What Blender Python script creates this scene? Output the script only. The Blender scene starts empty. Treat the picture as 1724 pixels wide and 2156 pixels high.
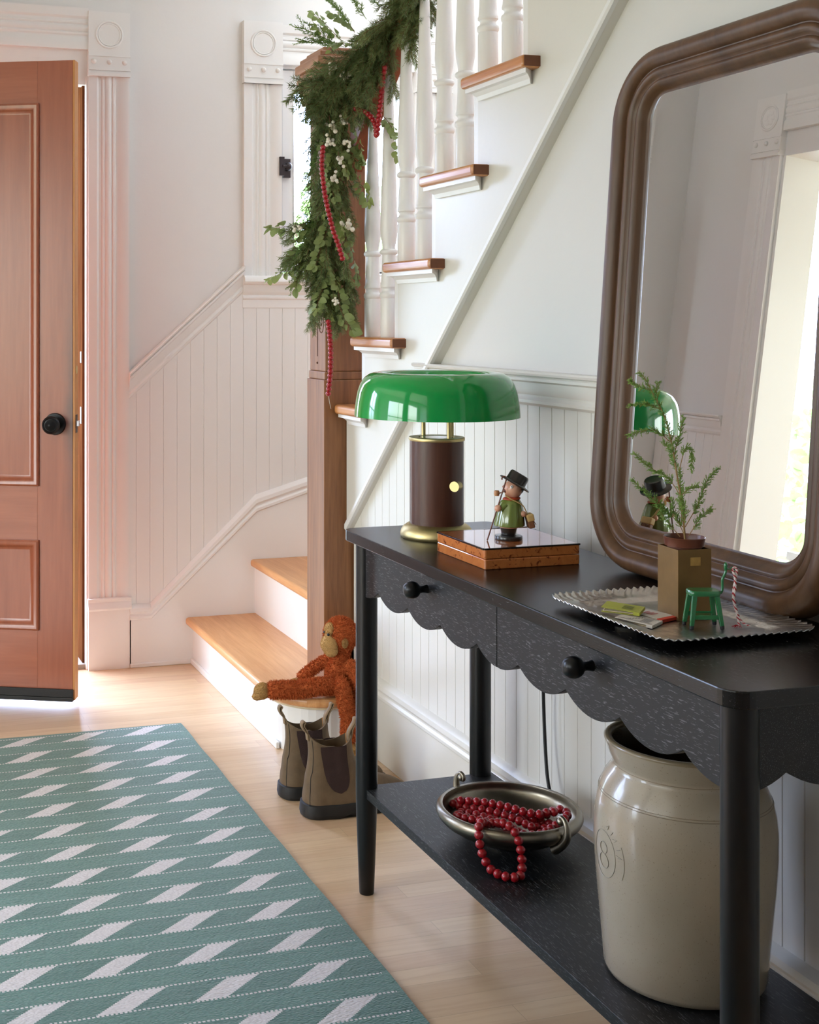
import bpy, bmesh, math, random
from mathutils import Vector, Matrix, noise as mnoise
R = math.radians
PI = math.pi
sc = bpy.context.scene
COL = sc.collection

# ------------------------------------------------------------------ camera
cam_d = bpy.data.cameras.new('camera')
cam = bpy.data.objects.new('camera', cam_d)
COL.objects.link(cam)
cam_d.sensor_fit = 'HORIZONTAL'
cam_d.sensor_width = 36.0
cam_d.lens = 36.0 * 2700 / 1724
cam_d.shift_x = (862 - 460) / 1724
cam_d.shift_y = -(1078 - 672) / 1724
cam_d.clip_start = 0.05
cam.location = (0, 0, 1.258)
cam.rotation_euler = (R(90), 0, -math.atan2(785, 2700))
sc.camera = cam

# ------------------------------------------------------------------ world: bright overcast sky over a green garden
w = bpy.data.worlds.new('world'); sc.world = w; w.use_nodes = True
nt = w.node_tree; nt.nodes.clear()
out = nt.nodes.new('ShaderNodeOutputWorld'); bg = nt.nodes.new('ShaderNodeBackground')
tc = nt.nodes.new('ShaderNodeTexCoord'); sep = nt.nodes.new('ShaderNodeSeparateXYZ')
rmp = nt.nodes.new('ShaderNodeValToRGB')
nt.links.new(tc.outputs['Generated'], sep.inputs[0]); nt.links.new(sep.outputs[2], rmp.inputs[0])
e = rmp.color_ramp.elements
e[0].position = 0.0; e[0].color = (0.34, 0.38, 0.31, 1)
e[1].position = 0.12; e[1].color = (0.81, 0.88, 0.97, 1)
# the sky over the street in front of the house (+Y) is bluer and brighter than the sky over the side garden
dirr = nt.nodes.new('ShaderNodeMapRange'); dirr.inputs[1].default_value = -0.2; dirr.inputs[2].default_value = 0.75
nt.links.new(sep.outputs[1], dirr.inputs[0])
tint = nt.nodes.new('ShaderNodeMix'); tint.data_type = 'RGBA'
tint.inputs[6].default_value = (1.0, 0.985, 0.90, 1); tint.inputs[7].default_value = (1.05, 1.20, 1.62, 1)
nt.links.new(dirr.outputs[0], tint.inputs[0])
mul = nt.nodes.new('ShaderNodeVectorMath'); mul.operation = 'MULTIPLY'
nt.links.new(rmp.outputs[0], mul.inputs[0]); nt.links.new(tint.outputs[2], mul.inputs[1])
nt.links.new(mul.outputs[0], bg.inputs[0]); nt.links.new(bg.outputs[0], out.inputs[0])
bg.inputs[1].default_value = 7.5

sc.view_settings.view_transform = 'Standard'
sc.view_settings.look = 'None'
sc.view_settings.gamma = 1.0
sc.view_settings.use_curve_mapping = False
sc.view_settings.exposure = 0.74
sc.cycles.use_denoising = True
sc.cycles.max_bounces = 10
sc.cycles.diffuse_bounces = 6
sc.cycles.glossy_bounces = 5
sc.cycles.transmission_bounces = 6
sc.cycles.sample_clamp_indirect = 6.0
sc.cycles.caustics_reflective = False
sc.cycles.caustics_refractive = False

def area(name, loc, rot, sx, sy, energy, color=(1, 1, 1), portal=False):
    d = bpy.data.lights.new(name, 'AREA'); d.shape = 'RECTANGLE'
    d.size = sx; d.size_y = sy; d.energy = energy; d.color = color
    d.cycles.is_portal = portal
    o = bpy.data.objects.new(name, d); COL.objects.link(o)
    o.location = loc; o.rotation_euler = rot
    return o
# daylight portals in the openings to outdoors (front door, stair window, living room windows, two added openings)
area('daylight_door', (0.385, 4.84, 1.06), (R(-90), 0, 0), 0.92, 2.1, 1, portal=True)
area('daylight_stair_window', (1.84, 4.84, 1.8), (R(-90), 0, 0), 0.56, 0.7, 1, portal=True)
area('daylight_room_window', (-1.75, 4.84, 1.35), (R(-90), 0, 0), 1.5, 1.9, 1, portal=True)
area('daylight_room_side', (-3.65, 0.9, 1.4), (0, R(-90), 0), 1.9, 4.4, 1, portal=True)
area('daylight_added_hall_window', (-0.66, 1.0, 1.65), (0, R(-90), 0), 1.3, 1.5, 1, portal=True)  # portal of the added hall window

area('daylight_added_upstairs', (1.36, 2.6, 3.85), (0, R(-90), 0), 1.7, 2.9, 1, portal=True)  # portal of the added upstairs opening

# ------------------------------------------------------------------ materials
def newmat(name):
    m = bpy.data.materials.new(name); m.use_nodes = True
    return m, m.node_tree, m.node_tree.nodes['Principled BSDF']
def N(nt, typ, **kw):
    n = nt.nodes.new('ShaderNode' + typ)
    for k, v in kw.items():
        if k.startswith('i_'):
            key = k[2:].replace('_', ' ')
            n.inputs[key].default_value = v
        else:
            setattr(n, k, v)
    return n
def L(nt, a, b): nt.links.new(a, b)
def M(nt, op, a, b=None, c=None):
    n = nt.nodes.new('ShaderNodeMath'); n.operation = op
    for i, v in enumerate((a, b, c)):
        if v is None: continue
        if isinstance(v, (int, float)): n.inputs[i].default_value = v
        else: nt.links.new(v, n.inputs[i])
    return n.outputs[0]
def mixc(nt, fac, a, b):
    n = nt.nodes.new('ShaderNodeMix'); n.data_type = 'RGBA'
    for sock, v in ((n.inputs[0], fac), (n.inputs[6], a), (n.inputs[7], b)):
        if isinstance(v, (int, float)): sock.default_value = v
        elif isinstance(v, tuple): sock.default_value = (*v, 1) if len(v) == 3 else v
        else: nt.links.new(v, sock)
    return n.outputs[2]
def coords(nt, scale=(1, 1, 1), rot=(0, 0, 0)):
    t = N(nt, 'TexCoord'); mp = N(nt, 'Mapping')
    mp.inputs['Scale'].default_value = scale; mp.inputs['Rotation'].default_value = rot
    L(nt, t.outputs['Object'], mp.inputs[0]); return mp.outputs[0]
def noise(nt, vec, scale, detail=3, rough=0.5, dist=0.0):
    n = N(nt, 'TexNoise'); n.inputs['Scale'].default_value = scale; n.inputs['Detail'].default_value = detail
    n.inputs['Roughness'].default_value = rough; n.inputs['Distortion'].default_value = dist
    L(nt, vec, n.inputs['Vector']); return n.outputs[0]
def ramp(nt, fac, stops):
    n = N(nt, 'ValToRGB'); el = n.color_ramp.elements
    while len(el) < len(stops): el.new(0.5)
    for x, (p, c) in zip(el, stops):
        x.position = p; x.color = (*c, 1) if len(c) == 3 else c
    L(nt, fac, n.inputs[0]); return n.outputs[0]
def bump(nt, bs, h, strength, dist=0.01):
    b = N(nt, 'Bump'); b.inputs['Strength'].default_value = strength; b.inputs['Distance'].default_value = dist
    L(nt, h, b.inputs['Height']); L(nt, b.outputs[0], bs.inputs['Normal'])
def lin(r, g, b):
    f = lambda v: (v / 255 / 12.92) if v / 255 <= 0.04045 else ((v / 255 + 0.055) / 1.055) ** 2.4
    return (f(r), f(g), f(b))

def m_plain(name, col, rough=0.5, metal=0.0, coat=0.0, spec=0.5, bmp=0.0, bscale=60, var=0.0, coat_rough=0.05):
    m, nt, bs = newmat(name)
    v = coords(nt)
    if var > 0:
        n = noise(nt, v, bscale * 0.25, 4)
        c2 = tuple(x * (1 - var) for x in col)
        L(nt, mixc(nt, n, c2, tuple(min(1, x * (1 + var)) for x in col)), bs.inputs['Base Color'])
    else:
        bs.inputs['Base Color'].default_value = (*col, 1)
    bs.inputs['Roughness'].default_value = rough; bs.inputs['Metallic'].default_value = metal
    bs.inputs['Coat Weight'].default_value = coat; bs.inputs['Coat Roughness'].default_value = coat_rough
    bs.inputs['Specular IOR Level'].default_value = spec
    if bmp > 0: bump(nt, bs, noise(nt, v, bscale, 3), bmp, 0.004)
    return m
def m_wood(name, dark, light, axis='Z', scale=1.0, rough=0.45, coat=0.0, contrast=1.0, bmp=0.15, streak=60):
    """grain runs along the given axis of the object"""
    m, nt, bs = newmat(name)
    s = {'X': (0.9, 14, 14), 'Y': (14, 0.9, 14), 'Z': (14, 14, 0.9)}[axis]
    v = coords(nt, tuple(x * scale for x in s))
    big = noise(nt, v, 1.3, 5, 0.55, 1.2)
    fine = noise(nt, v, 7.5, 4, 0.6)
    f = M(nt, 'ADD', M(nt, 'MULTIPLY', big, 0.65), M(nt, 'MULTIPLY', fine, 0.35))
    a = 0.5 - 0.22 / contrast; b = 0.5 + 0.22 / contrast
    L(nt, ramp(nt, f, [(a, dark), (b, light)]), bs.inputs['Base Color'])
    bs.inputs['Roughness'].default_value = rough
    bs.inputs['Coat Weight'].default_value = coat; bs.inputs['Coat Roughness'].default_value = 0.22
    bump(nt, bs, fine, bmp, 0.002)
    return m

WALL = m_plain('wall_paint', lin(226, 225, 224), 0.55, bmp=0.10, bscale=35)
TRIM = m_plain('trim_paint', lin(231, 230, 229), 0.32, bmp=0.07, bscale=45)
TRIMR = m_plain('trim_paint_right_dimmed', lin(220, 217, 210), 0.32, bmp=0.07, bscale=45)  # same white trim, darkened so the right side's dimmer light sits in the colour
WALLR = m_plain('wall_paint_right_dimmed', lin(213, 210, 206), 0.55, bmp=0.10, bscale=35)  # right wall copy of the white, its dimmer light painted into the tone
CEIL = m_plain('ceiling_paint', lin(232, 230, 226), 0.7)
NEWEL = m_wood('newel_oak', lin(104, 62, 32), lin(156, 106, 66), 'Z', 1.2, 0.42, contrast=1.1)
DOORW = m_wood('door_wood', lin(136, 68, 44), lin(168, 94, 64), 'Z', 0.9, 0.36, coat=0.6, contrast=0.9, bmp=0.1)
def m_stile():
    m = m_wood('door_wood_worn', lin(136, 68, 44), lin(168, 94, 64), 'Z', 0.9, 0.36, coat=0.6, contrast=0.9, bmp=0.1)
    nt = m.node_tree; bs = nt.nodes['Principled BSDF']; old = bs.inputs['Base Color'].links[0].from_socket
    # dark handling wear on the closing edge around the knob
    t = N(nt, 'TexCoord'); sp = N(nt, 'SeparateXYZ'); L(nt, t.outputs['Object'], sp.inputs[0])
    ex = M(nt, 'SUBTRACT', 1.0, M(nt, 'MULTIPLY', M(nt, 'SUBTRACT', 0.868, sp.outputs[0]), 22.0))
    ez = M(nt, 'SUBTRACT', 1.0, M(nt, 'MULTIPLY', M(nt, 'ABSOLUTE', M(nt, 'SUBTRACT', sp.outputs[2], 0.98)), 1.9))
    n = noise(nt, t.outputs['Object'], 11, 4)
    f = M(nt, 'MULTIPLY', M(nt, 'MAXIMUM', ex, 0.0), M(nt, 'MULTIPLY', M(nt, 'MAXIMUM', ez, 0.0), M(nt, 'ADD', n, 0.35)))
    L(nt, mixc(nt, M(nt, 'MINIMUM', f, 0.85), old, lin(66, 62, 62)), bs.inputs['Base Color']); return m
DOORS = m_stile()
DOORH = m_wood('door_wood_rail', lin(140, 72, 46), lin(172, 98, 68), 'X', 0.9, 0.36, coat=0.6, contrast=0.9, bmp=0.1)
DEDGE = m_wood('door_edge_wood', lin(176, 116, 62), lin(205, 146, 88), 'Z', 1.0, 0.5)
STEPW = m_wood('stair_tread_wood', lin(196, 134, 80), lin(224, 170, 116), 'Y', 1.4, 0.36, coat=0.15, contrast=1.2)
NOSEW = m_wood('tread_nosing_wood', lin(168, 98, 48), lin(212, 150, 92), 'Y', 1.3, 0.3, coat=0.3, contrast=1.3)
ENDG = m_plain('tread_end_grain', lin(112, 66, 42), 0.6, var=0.3, bscale=200)
WALNUT = m_wood('walnut_frame', lin(64, 39, 22), lin(106, 74, 47), 'Z', 1.0, 0.42, coat=0.05)
LAMPW = m_wood('walnut_veneer', lin(62, 32, 24), lin(100, 60, 44), 'Z', 1.3, 0.36, coat=0.15, contrast=1.1)
BRASS = m_plain('brushed_brass', lin(206, 188, 136), 0.42, 1.0, bmp=0.03, bscale=300)
AGEDB = m_plain('aged_brass', lin(132, 102, 62), 0.46, 0.75, var=0.3, bscale=90, bmp=0.05)
BLACKM = m_plain('black_metal', lin(32, 32, 34), 0.35, 0.6)
DARKB = m_plain('dark_bronze', lin(62, 56, 58), 0.4, 0.7)
STEEL = m_plain('steel', lin(190, 190, 195), 0.3, 1.0)
RUBBER = m_plain('black_rubber', lin(26, 26, 27), 0.6, bmp=0.1, bscale=150)
CABLE = m_plain('black_cable', lin(18, 18, 20), 0.5)
WHITE = m_plain('white_enamel', (0.8, 0.8, 0.78), 0.3)

def m_console(name='black_stained_oak', pores=0.635, base=(17, 17, 19), rough=0.42):
    m, nt, bs = newmat(name)
    v = coords(nt, (90, 7, 90))
    n1 = noise(nt, v, 9, 2, 0.5)
    n2 = noise(nt, coords(nt, (10, 1.5, 10)), 4, 3)
    f = M(nt, 'MULTIPLY', M(nt, 'GREATER_THAN', n1, pores), 0.20)
    f2 = M(nt, 'MULTIPLY', f, M(nt, 'ADD', n2, 0.3))
    L(nt, mixc(nt, f2, lin(*base), lin(215, 215, 220)), bs.inputs['Base Color'])
    bs.inputs['Roughness'].default_value = rough
    bs.inputs['Specular IOR Level'].default_value = 0.45
    bump(nt, bs, n1, 0.08, 0.002)
    return m
CONS = m_console()
CONT = m_console('black_oak_top', 0.70, (13, 11, 11), 0.27)
CONSL = m_plain('black_lacquered_leg', lin(15, 15, 16), 0.33, spec=0.4)

def m_floor():
    m, nt, bs = newmat('maple_floor')
    v = coords(nt)
    br = N(nt, 'TexBrick'); br.offset = 0.37; br.offset_frequency = 3
    br.inputs['Scale'].default_value = 1.0
    br.inputs['Brick Width'].default_value = 0.72; br.inputs['Row Height'].default_value = 0.057
    br.inputs['Mortar Size'].default_value = 0.0007; br.inputs['Mortar Smooth'].default_value = 0.2
    br.inputs['Color1'].default_value = (0, 0, 0, 1); br.inputs['Color2'].default_value = (1, 1, 1, 1)
    br.inputs['Mortar'].default_value = (0.5, 0.5, 0.5, 1)
    L(nt, v, br.inputs['Vector'])
    tone = ramp(nt, br.outputs[0], [(0.0, lin(206, 172, 134)), (0.35, lin(218, 187, 150)), (0.7, lin(226, 196, 158)), (1.0, lin(214, 178, 144))])
    g = noise(nt, coords(nt, (1.6, 24, 1)), 2.4, 5, 0.6, 0.9)
    tone2 = mixc(nt, M(nt, 'MULTIPLY', ramp(nt, g, [(0.42, (0, 0, 0)), (0.68, (1, 1, 1))]), 0.32), tone, lin(182, 130, 90))
    spots = noise(nt, coords(nt, (3, 9, 1)), 2.0, 2)
    tone3 = mixc(nt, M(nt, 'MULTIPLY', spots, 0.16), tone2, lin(226, 200, 172))
    col = mixc(nt, M(nt, 'MULTIPLY', br.outputs[1], 0.3), tone3, lin(120, 84, 56))
    L(nt, col, bs.inputs['Base Color'])
    bs.inputs['Roughness'].default_value = 0.33
    bs.inputs['Coat Weight'].default_value = 0.4; bs.inputs['Coat Roughness'].default_value = 0.25
    bump(nt, bs, noise(nt, coords(nt, (2, 30, 1)), 3, 3), 0.05, 0.002)
    return m
FLOOR = m_floor()

def m_rug():
    m, nt, bs = newmat('handwoven_rug')
    v = coords(nt); sp = N(nt, 'SeparateXYZ'); 
    wob = noise(nt, v, 5, 2)
    L(nt, v, sp.inputs[0])
    X, Y = sp.outputs[0], sp.outputs[1]
    Yw = M(nt, 'ADD', Y, M(nt, 'MULTIPLY', M(nt, 'SUBTRACT', wob, 0.5), 0.012))
    t = M(nt, 'DIVIDE', M(nt, 'SUBTRACT', 2.610 + 0.1366 * 20, Yw), 0.1366)
    f = M(nt, 'FRACT', t)
    s_ = M(nt, 'MULTIPLY', f, 0.1366)
    inrow = M(nt, 'MULTIPLY', M(nt, 'GREATER_THAN', f, 0.02), M(nt, 'LESS_THAN', f, 0.485))
    # stepped slanting edge, as woven
    ss = M(nt, 'MULTIPLY', M(nt, 'FLOOR', M(nt, 'DIVIDE', s_, 0.0035)), 0.0035)
    u = M(nt, 'ADD', M(nt, 'SUBTRACT', X, 0.882 - 0.184 * 20), M(nt, 'MULTIPLY', ss, 1.31))
    um = M(nt, 'MULTIPLY', M(nt, 'FRACT', M(nt, 'DIVIDE', u, 0.184)), 0.184)
    inpar = M(nt, 'MULTIPLY', inrow, M(nt, 'LESS_THAN', um, 0.065))
    border = M(nt, 'MULTIPLY', M(nt, 'LESS_THAN', X, 0.972), M(nt, 'LESS_THAN', Y, 3.846))
    inpar = M(nt, 'MULTIPLY', inpar, border)
    f2 = M(nt, 'FRACT', M(nt, 'ADD', M(nt, 'MULTIPLY', t, 2.0), 0.5))
    near = M(nt, 'LESS_THAN', M(nt, 'ABSOLUTE', M(nt, 'SUBTRACT', f2, 0.5)), 0.036)
    dash = M(nt, 'LESS_THAN', M(nt, 'FRACT', M(nt, 'MULTIPLY', X, 118.0)), 0.58)
    dots = M(nt, 'MULTIPLY', M(nt, 'MULTIPLY', near, dash), M(nt, 'LESS_THAN', X, 0.985))
    msk = M(nt, 'MAXIMUM', inpar, dots)
    wv = N(nt, 'TexVoronoi'); wv.inputs['Scale'].default_value = 1.0
    L(nt, coords(nt, (140, 330, 1)), wv.inputs['Vector'])
    n = noise(nt, v, 9, 3)
    n3 = noise(nt, coords(nt, (1.5, 22, 1)), 3, 4)
    green = mixc(nt, n3, lin(76, 118, 109), lin(108, 150, 139))
    green = mixc(nt, M(nt, 'MULTIPLY', M(nt, 'MULTIPLY', inrow, noise(nt, coords(nt, (3, 3, 1)), 4, 2)), 0.45), green, lin(62, 92, 88))
    green = mixc(nt, M(nt, 'MULTIPLY', wv.outputs['Distance'], 0.55), green, lin(62, 96, 92))
    white = mixc(nt, M(nt, 'MULTIPLY', wv.outputs['Distance'], 0.45), lin(226, 220, 222), lin(176, 170, 170))
    L(nt, mixc(nt, msk, green, white), bs.inputs['Base Color'])
    bs.inputs['Roughness'].default_value = 0.62
    bs.inputs['Specular IOR Level'].default_value = 0.4
    bs.inputs['Sheen Weight'].default_value = 0.25
    h = M(nt, 'ADD', M(nt, 'MULTIPLY', wv.outputs['Distance'], -1.0), M(nt, 'MULTIPLY', noise(nt, coords(nt, (1.2, 10, 1)), 6, 2), 0.8))
    bump(nt, bs, h, 0.55, 0.003)
    return m
RUG = m_rug()

def m_burl(name, lac=1.0):
    m, nt, bs = newmat(name)
    v = coords(nt)
    a = noise(nt, v, 26, 5, 0.6, 1.6)
    b = noise(nt, v, 70, 4, 0.7, 0.6)
    base = mixc(nt, a, lin(186, 102, 50), lin(222, 140, 78))
    L(nt, mixc(nt, ramp(nt, b, [(0.56, (0, 0, 0)), (0.66, (1, 1, 1))]), base, lin(124, 60, 30)), bs.inputs['Base Color'])
    bs.inputs['Roughness'].default_value = 0.12; bs.inputs['Coat Weight'].default_value = lac
    bs.inputs['Coat Roughness'].default_value = 0.02
    return m
BURL = m_burl('burl_lacquer')

def m_crock():
    m, nt, bs = newmat('salt_glaze_stoneware')
    v = coords(nt)
    a = noise(nt, v, 7, 4); b = noise(nt, v, 420, 2, 0.6)
    base = mixc(nt, a, lin(164, 150, 130), lin(188, 176, 156))
    L(nt, mixc(nt, M(nt, 'MULTIPLY', M(nt, 'GREATER_THAN', b, 0.68), 0.45), base, lin(96, 78, 60)), bs.inputs['Base Color'])
    bs.inputs['Roughness'].default_value = 0.22; bs.inputs['Coat Weight'].default_value = 0.4
    bump(nt, bs, noise(nt, v, 60, 3), 0.06, 0.003)
    return m
CROCK = m_crock()
CROCKIN = m_plain('brown_slip_glaze', lin(70, 56, 42), 0.25, coat=0.3)
CROCKRIM = m_plain('crock_rim_glaze', lin(140, 124, 96), 0.3, coat=0.3, var=0.2)

def m_leather(name, c1, c2):
    m, nt, bs = newmat(name)
    v = coords(nt)
    L(nt, mixc(nt, noise(nt, v, 18, 5, 0.65), c1, c2), bs.inputs['Base Color'])
    bs.inputs['Roughness'].default_value = 0.75
    bump(nt, bs, noise(nt, v, 160, 3), 0.2, 0.002); return m
LEATHER = m_leather('worn_olive_leather', lin(76, 60, 42), lin(124, 101, 74))
ELAST = m_plain('elastic', lin(52, 32, 28), 0.85, bmp=0.4, bscale=400)
TABM = m_plain('webbing_tab', lin(136, 112, 84), 0.8, var=0.3, bscale=400)
LINING = m_plain('boot_lining', lin(170, 122, 76), 0.7)
FUR = m_plain('rust_plush', lin(188, 98, 54), 0.95, var=0.22, bscale=90, spec=0.1)
TANFELT = m_plain('tan_felt', lin(194, 154, 100), 0.95, bmp=0.5, bscale=350, spec=0.1)
GREENGL = m_plain('green_glass', lin(4, 150, 66), 0.06, coat=0.6, coat_rough=0.02)
MIRR, _nt, _b = newmat('mirror_silver')
_b.inputs['Metallic'].default_value = 1; _b.inputs['Roughness'].default_value = 0.0
_b.inputs['Base Color'].default_value = (0.90, 0.90, 0.88, 1)
def m_pewter():
    m, nt, bs = newmat('pewter')
    v = coords(nt)
    L(nt, mixc(nt, noise(nt, v, 22, 5), lin(120, 112, 98), lin(170, 162, 146)), bs.inputs['Base Color'])
    bs.inputs['Metallic'].default_value = 1; bs.inputs['Roughness'].default_value = 0.34
    bump(nt, bs, noise(nt, v, 90, 3), 0.08, 0.002); return m
PEWTER = m_pewter()
TRAYM = m_plain('hammered_aluminium', lin(205, 203, 200), 0.3, 1.0, bmp=0.5, bscale=55, var=0.12)
REDB = m_plain('red_bead', lin(158, 20, 30), 0.28, coat=0.3, var=0.2, bscale=60)
STRING = m_plain('string', lin(225, 215, 205), 0.9)
def m_leaf(name, c1, c2, trans=0.25, sc_=9):
    m, nt, bs = newmat(name)
    v = coords(nt)
    oi = N(nt, 'ObjectInfo')
    f = M(nt, 'ADD', M(nt, 'MULTIPLY', noise(nt, v, sc_, 2), 0.6), M(nt, 'MULTIPLY', oi.outputs['Random'], 0.4))
    L(nt, mixc(nt, f, c1, c2), bs.inputs['Base Color'])
    bs.inputs['Roughness'].default_value = 0.55
    tr = N(nt, 'BsdfTranslucent'); mx = N(nt, 'MixShader'); mx.inputs[0].default_value = trans
    L(nt, mixc(nt, f, c1, c2), tr.inputs[0])
    L(nt, bs.outputs[0], mx.inputs[1]); L(nt, tr.outputs[0], mx.inputs[2])
    L(nt, mx.outputs[0], nt.nodes['Material Output'].inputs[0]); return m
SPRUCE = m_leaf('spruce_needles', lin(78, 98, 56), lin(146, 160, 104), 0.25, 30)
SNOWLEAF = m_leaf('snowberry_leaf', lin(104, 124, 76), lin(172, 184, 112), 0.3, 12)
CEDAR = m_leaf('juniper_scale', lin(96, 128, 62), lin(146, 172, 96), 0.3, 40)
SPRIG = m_leaf('seedling_green', lin(112, 150, 66), lin(168, 196, 104), 0.3, 60)
SHRUBL = m_leaf('garden_leaf', lin(120, 160, 90), lin(190, 214, 150), 0.4, 3)
BARK = m_plain('twig_bark', lin(112, 76, 48), 0.8)
STEMM = m_plain('sprig_stem', lin(158, 126, 78), 0.7)
BERRY = m_plain('snow_berry', lin(238, 232, 218), 0.4)
POTM = m_plain('brown_plastic', lin(104, 56, 38), 0.35)
SOIL = m_plain('soil', lin(44, 32, 24), 0.95, bmp=0.6, bscale=200)
GLASS, _nt, _b = newmat('window_glass')
_b.inputs['Transmission Weight'].default_value = 1; _b.inputs['Roughness'].default_value = 0.0
_b.inputs['IOR'].default_value = 1.0; _b.inputs['Base Color'].default_value = (0.97, 0.99, 0.98, 1)
_b.inputs['Alpha'].default_value = 0.12

# ------------------------------------------------------------------ mesh builder
class MB:
    def __init__(s): s.v = []; s.f = []; s.mi = []; s.cur = 0
    def add(s, vs, fs):
        b = len(s.v); s.v.extend([tuple(p) for p in vs])
        for f in fs: s.f.append(tuple(b + i for i in f)); s.mi.append(s.cur)
        return s
    def box(s, x0, x1, y0, y1, z0, z1):
        return s.add([(x0,y0,z0),(x1,y0,z0),(x1,y1,z0),(x0,y1,z0),(x0,y0,z1),(x1,y0,z1),(x1,y1,z1),(x0,y1,z1)],
                     [(0,3,2,1),(4,5,6,7),(0,1,5,4),(1,2,6,5),(2,3,7,6),(3,0,4,7)])
    def obox(s, c, ax, ay, az):
        """box with centre c and half-extent vectors"""
        c, ax, ay, az = map(Vector, (c, ax, ay, az))
        p = [c + i*ax + j*ay + k*az for k in (-1, 1) for j in (-1, 1) for i in (-1, 1)]
        return s.add(p, [(0,2,3,1),(4,5,7,6),(0,1,5,4),(2,6,7,3),(0,4,6,2),(1,3,7,5)])
    def lathe(s, prof, cx=0, cy=0, seg=32, rfun=None, cz=0):
        n = len(prof); vs = []
        for r, z in prof:
            for k in range(seg):
                a = 2*PI*k/seg; rr = r*(rfun(a, z) if rfun else 1)
                vs.append((cx + rr*math.cos(a), cy + rr*math.sin(a), cz + z))
        fs = []
        for i in range(n-1):
            for k in range(seg):
                k2 = (k+1) % seg
                fs.append((i*seg+k, i*seg+k2, (i+1)*seg+k2, (i+1)*seg+k))
        return s.add(vs, fs)
    def prism(s, poly, axis, a0, a1):
        """extrude 2D polygon along axis ('x': poly=(y,z), 'y': poly=(x,z), 'z': poly=(x,y))"""
        f = {'x': lambda p, a: (a, p[0], p[1]), 'y': lambda p, a: (p[0], a, p[1]), 'z': lambda p, a: (p[0], p[1], a)}[axis]
        n = len(poly)
        vs = [f(p, a0) for p in poly] + [f(p, a1) for p in poly]
        fs = [tuple(range(n)), tuple(range(2*n-1, n-1, -1))]
        fs += [(i, i+n, (i+1) % n + n, (i+1) % n) for i in range(n)]
        return s.add(vs, fs)
    def tube(s, pts, r, seg=8, cap=True, flat=1.0):
        pts = [Vector(p) for p in pts]; n = len(pts)
        rs = r if isinstance(r, (list, tuple)) else [r]*n
        t0 = (pts[1]-pts[0]).normalized()
        up = Vector((0, 0, 1)) if abs(t0.z) < 0.9 else Vector((1, 0, 0))
        u = t0.cross(up).normalized(); vs = []
        for i, p in enumerate(pts):
            t = (pts[min(i+1, n-1)] - pts[max(i-1, 0)])
            if t.length < 1e-9: t = t0
            t.normalize(); u = (u - t*u.dot(t)).normalized(); w_ = t.cross(u)
            for k in range(seg):
                a = 2*PI*k/seg
                vs.append(p + u*(rs[i]*math.cos(a)) + w_*(rs[i]*flat*math.sin(a)))
        fs = [(i*seg+k, i*seg+(k+1) % seg, (i+1)*seg+(k+1) % seg, (i+1)*seg+k) for i in range(n-1) for k in range(seg)]
        if cap: fs += [tuple(range(seg-1, -1, -1)), tuple((n-1)*seg+k for k in range(seg))]
        return s.add(vs, fs)
    def ball(s, c, r, u=14, v=10, sx=1, sy=1, sz=1, mat=None):
        c = Vector(c); vs = []; 
        for i in range(v+1):
            ph = PI*i/v
            for k in range(u):
                a = 2*PI*k/u
                p = Vector((sx*math.sin(ph)*math.cos(a), sy*math.sin(ph)*math.sin(a), sz*math.cos(ph)))*r
                if mat: p = mat @ p
                vs.append(c+p)
        fs = [(i*u+k, (i+1)*u+k, (i+1)*u+(k+1) % u, i*u+(k+1) % u) for i in range(v) for k in range(u)]
        return s.add(vs, fs)
    def path_profile(s, path, prof, outv, upv, ups=None, closed=False, cap=True):
        """sweep profile (d,h): d along outv, h along upv, at each path point"""
        outv, upv = Vector(outv), Vector(upv); n = len(path); m = len(prof); vs = []
        for i, p in enumerate(path):
            k = ups[i] if ups else 1
            for d, h in prof: vs.append(Vector(p) + outv*d + upv*(h*k))
        fs = [(i*m+j, i*m+j+1, (i+1)*m+j+1, (i+1)*m+j) for i in range(n-1) for j in range(m-1)]
        fs += [(i*m+m-1, i*m, (i+1)*m, (i+1)*m+m-1) for i in range(n-1)]
        if cap: fs += [tuple(range(m-1, -1, -1)), tuple((n-1)*m+j for j in range(m))]
        return s.add(vs, fs)
    def build(s, name, mat, parent=None, smooth=None, bevel=0, seg=2, org=None, mods=None):
        o0 = Vector(org) if org else Vector((0, 0, 0))
        p = parent
        while p is not None: o0 = o0 + Vector(p.location); p = p.parent
        me = bpy.data.meshes.new(name)
        me.from_pydata([tuple(Vector(v) - o0) for v in s.v], [], s.f)
        for mm in (mat if isinstance(mat, (list, tuple)) else [mat]): me.materials.append(mm)
        if max(s.mi, default=0) > 0:
            me.polygons.foreach_set('material_index', s.mi)
        bm = bmesh.new(); bm.from_mesh(me)
        bmesh.ops.remove_doubles(bm, verts=bm.verts, dist=1e-6)
        if len(bm.faces) < 60000: bmesh.ops.recalc_face_normals(bm, faces=bm.faces)
        bm.to_mesh(me); bm.free()
        o = bpy.data.objects.new(name, me); COL.objects.link(o)
        if org: o.location = org
        o.parent = parent
        if smooth is not None:
            me.shade_smooth()
            if smooth < 179: me.set_sharp_from_angle(angle=R(smooth))
        if bevel:
            b = o.modifiers.new('bevel', 'BEVEL'); b.width = bevel; b.segments = seg; b.limit_method = 'ANGLE'; b.angle_limit = R(40)
        return o
def empty(name, loc, label, cat, group=None):
    o = bpy.data.objects.new(name, None); COL.objects.link(o); o.location = loc
    o.empty_display_size = 0.05
    o['label'] = label; o['category'] = cat
    if group: o['group'] = group
    return o
def tag(o, label=None, cat=None, group=None, kind=None):
    for k, v in (('label', label), ('category', cat), ('group', group), ('kind', kind)):
        if v: o[k] = v
    return o
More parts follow.
